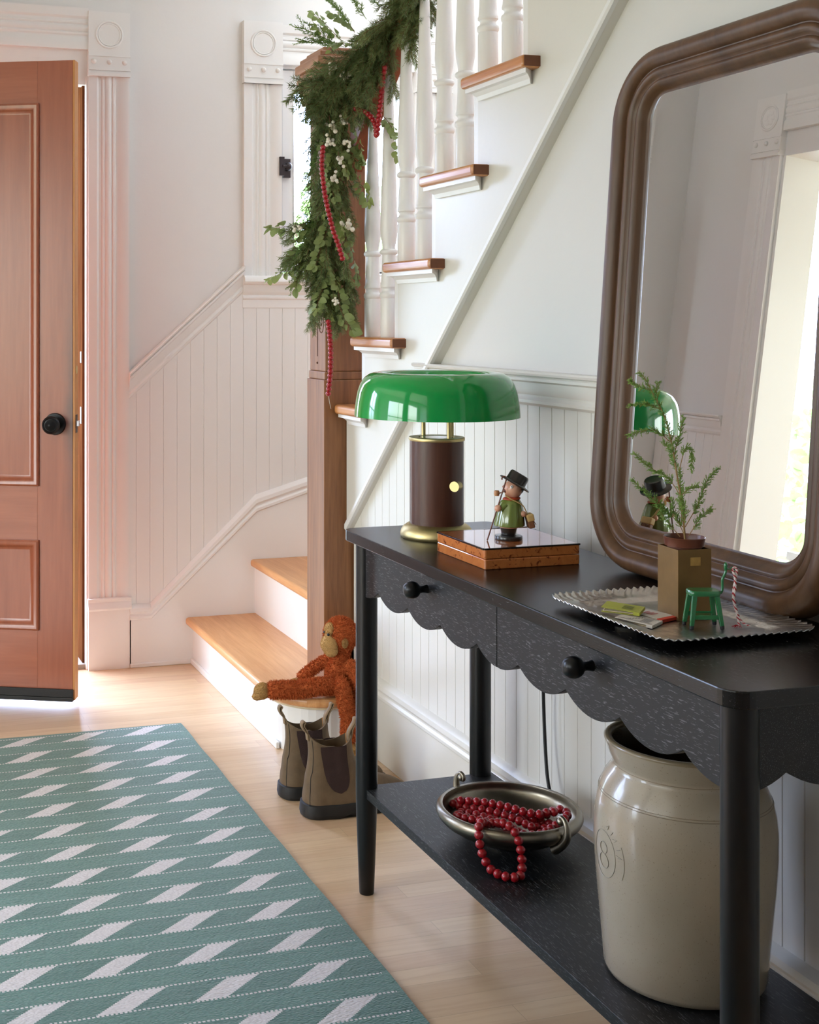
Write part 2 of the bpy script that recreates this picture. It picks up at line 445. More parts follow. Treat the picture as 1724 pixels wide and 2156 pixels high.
def struct(o, label, cat='structure'):
    o['kind'] = 'structure'; o['label'] = label; o['category'] = cat
    return o
def arc(cx, cy, r, a0, a1, n, ry=None):
    ry = r if ry is None else ry
    return [(cx + r*math.cos(R(a0+(a1-a0)*i/n)), cy + ry*math.sin(R(a0+(a1-a0)*i/n))) for i in range(n+1)]
def smoothpath(pts, n=6):
    """Catmull-Rom through points"""
    P_ = [Vector(p) for p in pts]; out = []
    for i in range(len(P_)-1):
        p0, p1, p2, p3 = P_[max(i-1, 0)], P_[i], P_[i+1], P_[min(i+2, len(P_)-1)]
        for k in range(n):
            t = k/n
            out.append(0.5*((2*p1)+(p2-p0)*t+(2*p0-5*p1+4*p2-p3)*t*t+(3*p1-p0-3*p2+p3)*t**3))
    out.append(P_[-1]); return out
# ------------------------------------------------------------------ the room
BY = 4.56          # face of the back wall (plaster)
WX = 1.475         # face of the right wall
LX = -0.42         # face of the left wall
CZ = 2.75
def wall_with_holes(name, axis, a, b, u0, u1, z0, z1, holes, mat, label):
    """wall slab between planes a,b; axis 'y' (u=x) or 'x' (u=y)"""
    m = MB(); us = sorted({u0, u1, *[h[0] for h in holes], *[h[1] for h in holes]})
    for i in range(len(us)-1):
        p, q = us[i], us[i+1]; zs = [(z0, z1)]
        for h in holes:
            if h[0] <= p and q <= h[1]:
                nz = []
                for s0, s1 in zs:
                    if h[2] > s0: nz.append((s0, min(h[2], s1)))
                    if h[3] < s1: nz.append((max(h[3], s0), s1))
                zs = nz
        for s0, s1 in zs:
            if axis == 'y': m.box(p, q, a, b, s0, s1)
            else: m.box(a, b, p, q, s0, s1)
    return struct(m.build(name, mat), label, 'wall')

struct(MB().box(-3.6, 3.0, -1.6, 4.6, -0.05, 0).build('floor', FLOOR), 'pale maple strip floor', 'floor')
wall_with_holes('wall_back', 'y', BY, BY+0.2, -3.6, 2.6, 0, 5.2,
    [(-0.06, 0.83, 0, 2.13), (1.572, 2.11, 1.43, 2.20), (-2.5, -1.03, 0.42, 2.3)], WALL, 'white plaster wall behind the stairs with front door and window')
wall_with_holes('wall_left', 'x', LX-0.156, LX, -1.6, BY, 0, CZ,
    [(1.9, 4.0, 0, 2.13), (0.3, 1.7, 1.0, 2.3)], WALL, 'white wall on the left with a cased opening to the living room')  # second hole is an unseen hall window added for light
struct(MB().box(-3.6, 2.6, -1.8, -1.6, 0, 5.2).build('wall_front', WALL), 'white wall behind the viewer', 'wall')
wall_with_holes('wall_living', 'x', -3.6, -3.5, -1.6, BY, 0, CZ, [(-1.2, 3.0, 0.5, 2.3)], WALL, 'far white wall of the living room')
struct(MB().box(2.45, 2.6, -1.6, BY, 0, 5.2).build('wall_stair', WALL), 'white wall on the far side of the stairwell', 'wall')
m = MB().box(-3.6, 1.5, -1.6, BY, CZ, CZ+0.05); m.box(1.5, 2.6, -1.6, BY, 5.0, 5.05)
struct(m.build('ceiling', CEIL), 'white ceiling', 'ceiling')
wall_with_holes('wall_upstairs', 'x', 1.43, 1.47, -1.6, BY, CZ+0.05, 5.0, [(1.2, 4.0, 3.05, 4.65)], WALL, 'white upstairs wall of the stairwell with an opening added for light')  # hole is an unseen opening, added and sized to light the back wall
# right wall: plaster face, open above the stairs
poly = [(-1.6, 0), (3.585, 0), (3.585, 0.98), (3.44, 0.98), (3.44, 1.18), (3.207, 1.18), (3.207, 1.385), (2.974, 1.385), (2.974, 1.595),
        (2.747, 1.595), (2.747, 1.80), (2.512, 1.80), (2.512, 2.01), (2.28, 2.01), (2.28, 2.22), (2.05, 2.22), (2.05, 2.43), (1.82, 2.43), (1.82, 5.0), (-1.6, 5.0)]
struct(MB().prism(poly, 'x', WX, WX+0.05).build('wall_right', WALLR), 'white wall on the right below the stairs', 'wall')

# --- beadboard: boards 5.1 cm wide with a bead groove between
def beadboard(name, u0, u1, w_, zb, zt, place, mat, label, g=0.0014, dep=0.0022):
    m = MB(); n = int((u1-u0)/w_)+1
    for i in range(n):
        a, b = u0+i*w_, min(u0+(i+1)*w_, u1)
        if b-a < 0.004: continue
        strips = [(a, a+g, 0-dep, 0.0), (a+g, b-g, 0.0, 0.0), (b-g, b, 0.0, -dep)]
        for p, q, d0, d1 in strips:
            if zt(p)-zb(p) < 0.002 and zt(q)-zb(q) < 0.002: continue
            m.add([place(p, d0, zb(p)), place(q, d1, zb(q)), place(q, d1, max(zt(q), zb(q))), place(p, d0, max(zt(p), zb(p)))], [(0, 1, 2, 3)])
    return struct(m.build(name, mat), label, 'wall panelling')
def plin(pts):
    def f(u):
        if u <= pts[0][0]: return pts[0][1]
        for (a, za), (b, zb) in zip(pts, pts[1:]):
            if u <= b: return za+(zb-za)*(u-a)/(b-a)
        return pts[-1][1]
    return f
SKT = [(0.984, 0.228), (1.062, 0.228), (1.463, 0.598), (1.70, 0.672), (2.44, 0.90)]       # top of the stair skirt cap
skt = plin(SKT)
crt = plin([(0.984, 1.03), (1.417, 1.415), (1.4171, 1.30), (2.44, 1.30)])
beadboard('wall_back_beadboard', 0.960, 2.44, 0.0508, lambda u: skt(u)-0.02, crt, lambda u, d, z: (u, BY-0.016-d, z), TRIM,
          'white beadboard panelling under the sloping rail by the stairs')
diag = lambda y: 0.651+0.896*(3.567-y)
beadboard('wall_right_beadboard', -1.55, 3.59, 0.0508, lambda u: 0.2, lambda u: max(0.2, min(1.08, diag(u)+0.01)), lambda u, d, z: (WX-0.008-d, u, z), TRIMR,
          'white beadboard panelling on the right wall behind the console')
m = MB()
for (a, b) in ((4.14, BY), (1.46, 2.15), (-1.6, 0.05)):
    pass
beadboard('wall_left_beadboard', 4.15, BY, 0.0508, lambda u: 0.2, lambda u: 1.08, lambda u, d, z: (LX+0.010+d, u, z), TRIM,
          'white beadboard panelling on the left wall')

# --- chair rails
RAIL = [(0, 0), (0.010, 0), (0.017, 0.006), (0.019, 0.013), (0.014, 0.020), (0.014, 0.024), (0.018, 0.030), (0.022, 0.044), (0.024, 0.052), (0.030, 0.056),
        (0.030, 0.062), (0.026, 0.065), (0.034, 0.068), (0.037, 0.073), (0.034, 0.077), (0, 0.077)]
k = 1.3
struct(MB().path_profile([(0.984, BY-0.004, 0.966), (1.418, BY-0.004, 1.356)], RAIL, (0, -1, 0), (0, 0, k)).build('trim_1', TRIM, smooth=30),
       'white chair rail sloping up beside the window', 'moulding')
struct(MB().path_profile([(WX, -1.55, 1.066), (WX, 3.12, 1.066)], RAIL, (-1, 0, 0), (0, 0, 1)).build('trim_2', TRIMR, smooth=30),
       'white chair rail on the right wall behind lamp and mirror', 'moulding')
struct(MB().path_profile([(LX, 4.15, 1.066), (LX, BY, 1.066)], RAIL, (1, 0, 0), (0, 0, 1)).build('trim_3', TRIM, smooth=30),
       'white chair rail on the left wall', 'moulding')
# --- baseboards with cap moulding
CAP = [(0, 0), (0.020, 0), (0.024, 0.004), (0.024, 0.012), (0.019, 0.018), (0.019, 0.022), (0.024, 0.030), (0.022, 0.042), (0.012, 0.052), (0, 0.056)]
poly = [(0.984, 0), (1.222, 0), (2.44, 0)] + [(u, z-0.05) for u, z in reversed(SKT)]
o = struct(MB().prism(poly, 'y', BY-0.030, BY).build('baseboard_back', TRIM), 'white skirt board rising behind the stairs', 'baseboard')
MB().path_profile([(u, BY-0.012, z-0.056) for u, z in SKT], CAP, (0, -1, 0), (0, 0, 1), ups=[1, 1, 1.15, 1.05, 1.05]).build('cap_moulding', TRIM, o, smooth=30)
MB().box(0.984, 1.215, BY-0.036, BY-0.03, 0, 0.016).build('shoe_moulding', TRIM, o, bevel=0.003)
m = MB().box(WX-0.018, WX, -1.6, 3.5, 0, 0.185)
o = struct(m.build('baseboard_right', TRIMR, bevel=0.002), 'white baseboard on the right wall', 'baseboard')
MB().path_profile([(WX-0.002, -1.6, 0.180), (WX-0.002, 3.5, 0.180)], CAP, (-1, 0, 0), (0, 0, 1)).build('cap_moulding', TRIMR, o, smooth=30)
o = struct(MB().box(LX, LX+0.018, 4.15, BY, 0, 0.22).build('baseboard_left', TRIM), 'white baseboard on the left wall', 'baseboard')

# --- fluted Victorian casings with bull's-eye corner blocks
FL = [(0, 0), (0, 0.020), (0.030, 0.020), (0.038, 0.014), (0.046, 0.014), (0.050, 0.0175), (0.055, 0.018), (0.059, 0.014), (0.063, 0.0175), (0.069, 0.0195),
      (0.075, 0.0195), (0.081, 0.0175), (0.085, 0.014), (0.089, 0.018), (0.095, 0.0175), (0.099, 0.014), (0.107, 0.014), (0.116, 0.020), (0.148, 0.020), (0.148, 0)]
def fluted(m, p0, p1, side, outv):
    """profile laid across `side` direction, standing out along outv"""
    m.path_profile([p0, p1], [(h, d) for d, h in FL], outv, side)
def block(parent, c0, side, outv, z0=2.130, z1=2.362, wd=0.152):
    c0, side, outv = Vector(c0), Vector(side), Vector(outv); Z = Vector((0, 0, 1))
    m = MB(); cc = c0+side*(wd/2)
    m.obox(cc+Z*((z0+z1)/2)+outv*0.013, side*(wd/2), outv*0.013, Z*((z1-z0)/2))
    zc = z1-0.082
    for rr, tr in ((0.047, 0.0042), (0.040, 0.0028)):
        pts = [cc+Z*zc+outv*0.026+side*(rr*math.cos(2*PI*i/40))+Z*(rr*math.sin(2*PI*i/40)) for i in range(41)]
        m.tube(pts, tr, 8, cap=False)
    for i in range(3): m.ball(cc+side*((i-1)*wd*0.37)+Z*(z0+0.052)+outv*0.026, 0.0095, 14, 10)
    for zz, hh, dd in ((z0+0.006, 0.006, 0.032), (z0+0.024, 0.003, 0.030), (z0+0.074, 0.003, 0.029)):
        m.obox(cc+Z*zz+outv*(dd/2), side*(wd/2+0.001), outv*(dd/2), Z*hh)
    # faint rosette inside the ring
    for i in range(6 if abs(outv.x) > .5 else 0):
        a = i*PI/3; m.ball(cc+Z*zc+outv*0.026+side*(0.020*math.cos(a))+Z*(0.020*math.sin(a)), 0.011, 10, 6, 1, 1, 1, Matrix.Diagonal((1 if not abs(outv.x) > .5 else .2, 1 if not abs(outv.y) > .5 else .2, 1)))
    return m.build('corner_block', TRIM, parent, smooth=35)
# front door casing
o = MB(); fluted(o, (0.836, BY, 0.24), (0.836, BY, 2.135), (1, 0, 0), (0, -1, 0))
dc = struct(o.build('trim_4', TRIM, smooth=35), 'white fluted casing right of the front door', 'door casing')
block(dc, (0.834, BY, 0), (1, 0, 0), (0, -1, 0))
m = MB().box(0.834, 0.988, BY-0.030, BY, 0, 0.215)
m.path_profile([(0.832, BY-0.024, 0.212), (0.990, BY-0.024, 0.212)], [(0, 0), (0.010, 0), (0.014, 0.008), (0.010, 0.02), (0.004, 0.03), (0.006, 0.042), (0, 0.044), (-0.02, 0.044), (-0.02, 0)], (0, -1, 0), (0, 0, 1))
m.build('plinth_block', TRIM, dc, smooth=30)
m = MB(); m.path_profile([(-0.075, BY, 2.372), (0.835, BY, 2.372)], [(h, -d) for d, h in FL], (0, -1, 0), (0, 0, 1)); m.build('header_casing', TRIM, dc, smooth=35)
m = MB(); m.box(-0.06, 0.835, BY-0.004, BY+0.05, 2.10, 2.23); m.build('head_board', TRIM, dc)
m = MB(); fluted(m, (-0.212, BY, 0.0), (-0.212, BY, 2.135), (1, 0, 0), (0, -1, 0)); m.build('left_casing', TRIM, dc, smooth=35)
block(dc, (-0.214, BY, 0), (1, 0, 0), (0, -1, 0))
# door jamb
jb = MB().box(0.828, 0.838, BY-0.014, BY+0.02, 0, 2.13)
j = struct(jb.build('trim_5', TRIM, bevel=0.002), 'white inner edge of the front door jamb', 'door jamb')
m_jamb = m_wood('stripped_jamb', lin(58, 32, 20), lin(120, 74, 44), 'Z', 1.5, 1.0)
m_jamb.node_tree.nodes['Principled BSDF'].inputs['Specular IOR Level'].default_value = 0.0
MB().box(0.820, 0.834, BY+0.02, BY+0.21, 0, 2.13).build('weathered_jamb', m_jamb, j)
MB().box(0.8175, 0.8205, BY+0.03, BY+0.05, 0.88, 0.94).build('strike_plate', STEEL, j)
MB().box(0.8175, 0.8205, BY+0.03, BY+0.05, 1.10, 1.14).build('deadbolt_plate', STEEL, j)
MB().box(-0.06, 0.834, BY+0.0, BY+0.2, 0, 0.018).build('threshold', m_plain('threshold', lin(150, 140, 128), 0.5), j)
# living room opening casing on the left wall
lc = MB(); fluted(lc, (LX, 4.0, 0.24), (LX, 4.0, 2.135), (0, 1, 0), (1, 0, 0))
lc = struct(lc.build('trim_6', TRIM, smooth=35), 'white fluted casing of the living room opening', 'door casing')
block(lc, (LX, 3.998, 0), (0, 1, 0), (1, 0, 0))
MB().box(LX, LX+0.030, 3.998, 4.150, 0, 0.25).build('plinth_block', TRIM, lc, bevel=0.003)
m = MB(); m.path_profile([(LX, 1.9, 2.372), (LX, 4.0, 2.372)], [(h, -d) for d, h in FL], (1, 0, 0), (0, 0, 1)); m.build('header_casing', TRIM, lc, smooth=35)
MB().box(LX-0.16, LX+0.004, 3.985, 4.002, 0, 2.13).build('jamb_board', TRIM, lc)
# stair window
wc = MB(); fluted(wc, (1.419, BY, 1.42), (1.419, BY, 2.135), (1, 0, 0), (0, -1, 0))
wc = struct(wc.build('trim_7', TRIM, smooth=35), 'white fluted casing of the stair window', 'window casing')
block(wc, (1.417, BY, 0), (1, 0, 0), (0, -1, 0), 2.134, 2.366)
m = MB(); fluted(m, (2.115, BY, 1.42), (2.115, BY, 2.135), (1, 0, 0), (0, -1, 0)); m.build('right_casing', TRIM, wc, smooth=35)
block(wc, (2.113, BY, 0), (1, 0, 0), (0, -1, 0), 2.134, 2.366)
m = MB(); m.path_profile([(1.566, BY, 2.36), (2.117, BY, 2.36)], [(h, -d) for d, h in FL], (0, -1, 0), (0, 0, 1)); m.build('header_casing', TRIM, wc, smooth=35)
m = MB().path_profile([(1.414, BY, 1.285), (2.27, BY, 1.285)],
    [(0, 0), (0.014, 0), (0.014, 0.012), (0.019, 0.016), (0.019, 0.045), (0.023, 0.050), (0.023, 0.056), (0.019, 0.062), (0.024, 0.070), (0.028, 0.078), (0.028, 0.100), (0.045, 0.104), (0.050, 0.112), (0.048, 0.124), (0.040, 0.134), (0, 0.136)], (0, -1, 0), (0, 0, 1))
m.build('stool_and_apron', TRIM, wc, smooth=30)
m = MB(); x0, x1, z0, z1 = 1.578, 2.106, 1.436, 2.196; y0, y1 = BY+0.01, BY+0.05
m.box(x0, x0+0.046, y0, y1, z0, z1).box(x1-0.046, x1, y0, y1, z0, z1).box(x0+.046, x1-.046, y0, y1, z1-0.08, z1).box(x0+.046, x1-.046, y0, y1, z0, z0+0.07)
wn = struct(m.build('window_1', TRIM, bevel=0.003), 'white casement window on the stair landing', 'window')
MB().box(x0+0.046, x1-0.046, BY+0.026, BY+0.03, z0+0.07, z1-0.08).build('pane', GLASS, wn)
m = MB().box(1.556, 1.574, BY-0.030, BY-0.02, 1.795, 1.865).box(1.580, 1.606, BY-0.006, BY+0.012, 1.79, 1.86); m.ball((1.592, BY-0.014, 1.83), 0.017, 12, 8); m.tube([(1.565, BY-0.03, 1.83), (1.592, BY-0.02, 1.83)], 0.006, 8)
m.build('window_catch', DARKB, wn, smooth=40)
# living room windows and the added hall window
def sash(name, axis, c, u0, u1, z0, z1, label, mull=()):
    m = MB(); t = 0.05
    parts = [(u0, u0+t, z0, z1), (u1-t, u1, z0, z1), (u0+t, u1-t, z0, z0+t), (u0+t, u1-t, z1-t, z1), (u0+t, u1-t, (z0+z1)/2-.02, (z0+z1)/2+.02)] + [(a-.02, a+.02, z0+t, z1-t) for a in mull]
    for a, b, p, q in parts:
        if axis == 'y': m.box(a, b, c, c+.04, p, q)
        else: m.box(c, c+.04, a, b, p, q)
    return struct(m.build(name, TRIM), label, 'window')
sash('window_2', 'y', BY+.08, -2.5, -1.03, 0.42, 2.3, 'white framed window of the living room', (-1.765,))
sash('window_3', 'x', -3.58, -1.2, 3.0, 0.5, 2.3, 'wide white framed window on the far living room wall', (0.2, 1.6))
sash('added_light_window', 'x', LX-.12, 0.3, 1.7, 1.0, 2.3, 'white framed hall side window, added unseen to light the console')  # unseen window added to brighten the console from the left
# ------------------------------------------------------------------ staircase
RISE0 = [0.17, 0.37, 0.585, 0.79, 1.003, 1.207, 1.412, 1.622, 1.832, 2.040, 2.247]
st = empty('staircase', (1.45, 3.6, 0), 'white painted staircase with wooden treads, turned white balusters and oak newel post', 'staircase')
SX = 1.447   # face of the stringer board
# stringer board with zigzag top and sloping lower edge
ry = [3.597, 3.458, 3.225, 2.992, 2.762, 2.530, 2.297, 2.064]
tz = [1.003, 1.207, 1.412, 1.622, 1.832, 2.040, 2.247]
top = []
poly = [(3.597, diag(3.597))]
yy = 3.597
for i in range(7):
    poly.append((ry[i], tz[i]-0.028)); poly.append((ry[i+1], tz[i]-0.028))
poly += [(2.064, 2.42), (1.83, 2.42), (1.83, 2.63), (1.45, 2.63), (1.45, diag(1.45))]
poly = poly[::-1]
MB().prism(poly, 'x', SX, WX+0.001).build('stringer', TRIMR, st)
m = MB().path_profile([(SX+0.006, 3.597, diag(3.597)-0.001), (SX+0.006, 1.22, diag(1.22)-0.001)], [(0, 0), (0.010, 0), (0.014, 0.006), (0.014, 0.018), (0.010, 0.024), (0, 0.024)], (-1, 0, 0), (0, 0, 1))
m.build('stringer_bead', TRIM, st, smooth=40)
def nosing(p):   # rounded nosing profile thickness
    return p
# first step with a rounded end
def step_outline(off, x0=1.19, ye=3.60):
    cx_, r = 1.345, 0.155-off
    pts = [(x0+off, BY-0.03), (x0+off, ye)]
    pts += [(cx_+r*math.cos(R(a)), ye+(r+0.012)*math.sin(R(a))) for a in range(190, 281, 10)]
    pts += [(WX-0.01, ye-(r+0.012)+0.0), (WX-0.01, BY-0.03)]
    return pts
MB().prism(step_outline(0), 'z', 0.143, 0.171).build('tread', STEPW, st, bevel=0.011, seg=4)
o = MB().prism(step_outline(0.03), 'z', 0.0, 0.144).build('riser', TRIM, st)
pts = [(x, y, 0) for x, y in step_outline(0.03)[:9]]
m = MB()
for (a, b) in zip(pts, pts[1:]):
    d = Vector(b)-Vector(a); nrm = Vector((d.y, -d.x, 0)).normalized()*-1
    if nrm.x > 0 and nrm.y > 0: nrm = -nrm
    c_ = (Vector(a)+Vector(b))/2+Vector((0, 0, 0.010))
    if pts.index(a) < 1: m.obox(c_+Vector((-0.005, -0.022, 0)), d/2+Vector((0, -0.022, 0)), Vector((0.006, 0, 0)), Vector((0, 0, 0.010)))
m.build('shoe_moulding', TRIM, st, bevel=0.003)
# chipped paint lip below the rounded nosing
MB().prism(step_outline(0.012), 'z', 0.136, 0.1435).build('scotia', m_plain('chipped_cream_paint', lin(206, 192, 160), 0.6, var=0.3, bscale=120), st, bevel=0.003)
# second step
MB().box(1.438, 2.2, 3.745, BY-0.03, 0.342, 0.370).build('tread', STEPW, st, bevel=0.011, seg=4)
MB().box(1.456, 1.50, 3.6, BY-0.03, 0.165, 0.343).build('riser', TRIM, st)
MB().box(1.72, 2.44, 3.745, BY-0.03, 0.557, 0.585).build('tread', STEPW, st, bevel=0.011, seg=4)
MB().box(1.75, 1.78, 3.6, BY-0.03, 0.371, 0.558).build('riser', TRIM, st)
MB().box(1.78, 2.44, 3.60, BY-0.03, 0.762, 0.790).build('tread', STEPW, st, bevel=0.011, seg=4)
# the flight above: treads with returned nosings, cove mouldings and risers
for i in range(7):
    z = tz[i]; yb = ry[i] if i else 3.597; yf = ry[i+1]
    ys = yb+0.012; ye = yf-0.053
    if i == 0: ys = 3.592
    m = MB().box(1.404, 1.47, ye, ys, z-0.028, z)
    t = m.build('tread', NOSEW, st, bevel=0.009, seg=4)
    MB().box(1.47, 2.45, yf-0.01, ys, z-0.028, z).build('board', STEPW, t, bevel=0.006, seg=3)
    MB().box(1.408, 1.466, ye-0.0012, ye+0.001, z-0.0255, z-0.0025).build('end_grain', ENDG, t)
    # cove under the nosing, ends returned to the board
    pr = [(0, 0), (0.010, 0), (0.013, 0.010), (0.022, 0.018), (0.033, 0.020), (0.033, 0.030), (0, 0.030)]
    vs = []; 
    m = MB(); h0 = z-0.058
    for yv, dirn in ((ye+0.006, 1), (ys-0.008, -1)):
        vs.append([(SX+0.001-d, yv+dirn*(0.033-d)*0.9, h0+h) for d, h in pr])
    nn = len(pr)
    m.add(vs[0]+vs[1], [tuple(range(nn)), tuple(range(2*nn-1, nn-1, -1))]+[(j, j+nn, (j+1) % nn+nn, (j+1) % nn) for j in range(nn)])
    m.build('cove_moulding', TRIM, t, smooth=25)
    if i < 6:
        MB().box(SX, 2.45, yf, yf+0.02, z, tz[i+1]-0.028).build('riser', TRIM, st)
# balusters
BP = [(0.0, 0.0), (0.0235, 0.0), (0.0240, 0.004), (0.0240, 0.104), (0.0225, 0.110), (0.0255, 0.114), (0.0262, 0.120), (0.0250, 0.125), (0.0200, 0.128), (0.0185, 0.134),
      (0.0205, 0.139), (0.0240, 0.141), (0.0245, 0.146), (0.0225, 0.150), (0.0210, 0.170), (0.0193, 0.215), (0.0188, 0.232), (0.0225, 0.234), (0.0258, 0.238),
      (0.0258, 0.243), (0.0225, 0.247), (0.0185, 0.249), (0.0180, 0.256), (0.0200, 0.268), (0.0232, 0.285), (0.0245, 0.305), (0.0238, 0.335), (0.0215, 0.40), (0.0185, 0.48), (0.0155, 0.57),
      (0.0128, 0.66), (0.0118, 0.72), (0.0115, 1.0)]
rail_z = lambda y: 1.905+0.888*(3.38-y)
balm = []
for hh in (0.665, 0.767):
    pr = [(r, z if z <= 0.30 else 0.30+(z-0.30)*(hh-0.30)/0.42) for r, z in BP[:-1]]
    balm.append(MB().lathe(pr, 1.45, 3.6, 24).build('baluster', TRIM, st, smooth=50))
for k in range(8):
    yb = 3.462-0.1165*k
    b = balm[k % 2] if k < 2 else balm[k % 2].copy()
    if k >= 2: COL.objects.link(b)
    b.parent = st; b.location = Vector((1.474, yb, tz[1+k//2]))-Vector(st.location)
# newel post
nx0, nx1, ny0, ny1 = 1.376, 1.520, 3.600, 3.748
nw = MB().box(nx0, nx1, ny0, ny1, 0.171, 1.075).build('newel_post', NEWEL, st, bevel=0.002)
ch = 0.012
def octo(x0, x1, y0, y1, c): return [(x0+c, y0), (x1-c, y0), (x1, y0+c), (x1, y1-c), (x1-c, y1), (x0+c, y1), (x0, y1-c), (x0, y0+c)]
m = MB().prism([(nx0+0.004, ny0+0.004), (nx1-0.004, ny0+0.004), (nx1-0.004, ny1-0.004), (nx0+0.004, ny1-0.004)], 'z', 1.075, 1.10)
m.prism([(nx0+0.007, ny0+0.007), (nx1-0.007, ny0+0.007), (nx1-0.007, ny1-0.007), (nx0+0.007, ny1-0.007)], 'z', 1.10, 1.90)
m.build('newel_shaft', NEWEL, nw, bevel=0.0035, seg=2)
m = MB()
for a, z0, z1 in ((0.004, 1.898, 1.918), (0.014, 1.918, 1.938), (0.008, 1.938, 1.948), (0.020, 1.948, 1.983), (0.026, 1.983, 2.001), (0.020, 2.001, 2.015), (0.030, 2.015, 2.043), (0.018, 2.043, 2.061), (0.002, 2.061, 2.075)):
    m.box(nx0-a, nx1+a, ny0-a, ny1+a, z0, z1)
m.build('newel_cap', m_wood('newel_cap_oak', lin(128, 80, 52), lin(176, 128, 96), 'Y', 1.2, 0.4), nw, bevel=0.004, seg=3)
# incised scrolls on the left face of the post
inc = m_plain('incised_line', lin(84, 48, 26), 0.8)
m = MB(); xf = nx0+0.0065; yc_ = (ny0+ny1)/2
m.obox((xf, yc_, 1.22), (0.0006, 0, 0), (0, 0.0016, 0), (0, 0, 0.075))
m.obox((xf, yc_, 1.33), (0.0006, 0, 0), (0, 0.0013, 0), (0, 0, 0.055))
m.ball((xf, yc_, 1.125), 0.0035, 8, 6)
for sgn in (-1, 1):
    pts = []
    for i in range(46):
        t = i/45; a = PI/2+t*PI*3.1; rr = 0.026*(1-t)**0.8+0.002
        pts.append((xf, yc_+sgn*(0.030+rr*math.cos(a)*-1*0.9), 1.245+rr*math.sin(a)*1.35))
    m.tube(pts, 0.0011, 6)
m.build('incised_scroll', inc, nw)
# handrail
hr = [(-0.027, 0), (-0.027, 0.018), (-0.034, 0.030), (-0.034, 0.044), (-0.026, 0.056), (-0.010, 0.064), (0.010, 0.064), (0.026, 0.056), (0.034, 0.044), (0.034, 0.030), (0.027, 0.018), (0.027, 0)]
HR = m_wood('handrail_wood', lin(112, 52, 28), lin(152, 80, 46), 'Y', 1.2, 0.5)
m = MB().path_profile([(1.474, 3.61, rail_z(3.61)), (1.474, 2.0, rail_z(2.0))], hr, (1, 0, 0), (0, 0, 1.25))
m.build('handrail', HR, st, smooth=40)

# ------------------------------------------------------------------ front door leaf, standing ajar
DW, DH, DT = 0.87, 2.10, 0.045
dr = struct(MB().box(0, 0.12, 0, DT, 0.020, DH).build('door_1', DOORW, bevel=0.0015), 'reddish brown wooden front door standing ajar', 'door')
m = MB().box(DW-0.125, DW-0.006, 0, DT, 0.020, DH); m.build('stile', DOORS, dr, bevel=0.0015)
MB().box(DW-0.006, DW, 0.0008, DT-0.0008, 0.020, DH).build('lock_edge', DEDGE, dr)
for z0, z1 in ((1.955, DH), (0.532, 0.720), (0.020, 0.250)):
    MB().box(0.12, DW-0.125, 0.0006, DT-0.0006, z0, z1).build('rail', DOORH, dr)
def panel(x0, x1, z0, z1):
    # bolection moulding frame
    prof = [(0, 0), (0.000, 0.008), (0.006, 0.012), (0.014, 0.010), (0.022, 0.002), (0.028, -0.004), (0.034, -0.006), (0.036, -0.014), (0, -0.014)]
    m = MB(); mm = len(prof); vs = []
    for (cx_, cz_, sx_, sz_) in ((x0, z0, 1, 1), (x1, z0, -1, 1), (x1, z1, -1, -1), (x0, z1, 1, -1)):
        vs += [(cx_+sx_*(w_-0.006), -d, cz_+sz_*(w_-0.006)) for w_, d in prof]
    fs = [(i*mm+j, i*mm+(j+1) % mm, ((i+1) % 4)*mm+(j+1) % mm, ((i+1) % 4)*mm+j) for i in range(4) for j in range(mm)]
    m.add(vs, fs); mo = m.build('panel_moulding', DOORW, dr, smooth=35)
    w0, w1 = 0.028, 0.046
    m = MB().box(x0+w0, x1-w0, 0.006, DT-0.01, z0+w0, z1-w0)
    m.build('panel', DOORW, dr)
for x0, x1 in ((0.12, 0.385), (0.48, DW-0.125)):
    panel(x0, x1, 0.72, 1.955); panel(x0, x1, 0.25, 0.532)
MB().box(0.385, 0.48, 0.0004, DT-0.0004, 0.25, 1.955).build('mullion', DOORW, dr)
m = MB().box(0.0, DW-0.004, -0.012, DT, 0.017, 0.030).box(0, DW-0.004, -0.010, 0.0, 0.030, 0.056); m.build('sweep', RUBBER, dr, bevel=0.002)
kz = 0.917
km = MB(); 
ry90 = Matrix.Rotation(R(90), 3, 'X')
def lathe_y(m, prof, x, z, seg=28):
    vs = []; n = len(prof)
    for r, y in prof:
        for k in range(seg):
            a = 2*PI*k/seg; vs.append((x+r*math.cos(a), -y, z+r*math.sin(a)))
    m.add(vs, [(i*seg+k, i*seg+(k+1) % seg, (i+1)*seg+(k+1) % seg, (i+1)*seg+k) for i in range(n-1) for k in range(seg)])
lathe_y(km, [(0.0, 0.010), (0.034, 0.008), (0.036, 0.004), (0.036, 0)], DW-0.065, kz)
lathe_y(km, [(0.010, 0.006), (0.010, 0.030), (0.020, 0.036), (0.0285, 0.046), (0.0295, 0.054), (0.027, 0.061), (0.022, 0.064), (0.020, 0.062), (0.015, 0.063), (0.013, 0.066), (0.008, 0.067), (0.006, 0.070), (0.0, 0.071)], DW-0.065, kz)
km.build('door_knob', BLACKM, dr, smooth=50)
MB().box(DW-0.001, DW+0.0012, 0.011, 0.034, kz-0.03, kz+0.03).build('latch_plate', DARKB, dr, bevel=0.001)
MB().box(DW, DW+0.010, 0.015, 0.030, kz-0.008, kz+0.010).build('latch_bolt', STEEL, dr, bevel=0.001)
m = MB(); 
vs = [(DW+0.0012*s_, 0.022+0.012*math.cos(a*PI/10), 1.093+0.014*math.sin(a*PI/10)) for s_ in (0, 1) for a in range(20)]
m.add(vs, [tuple(range(20, 40)), *[(a, (a+1) % 20, (a+1) % 20+20, a+20) for a in range(20)]]); m.build('deadbolt', BRASS, dr)
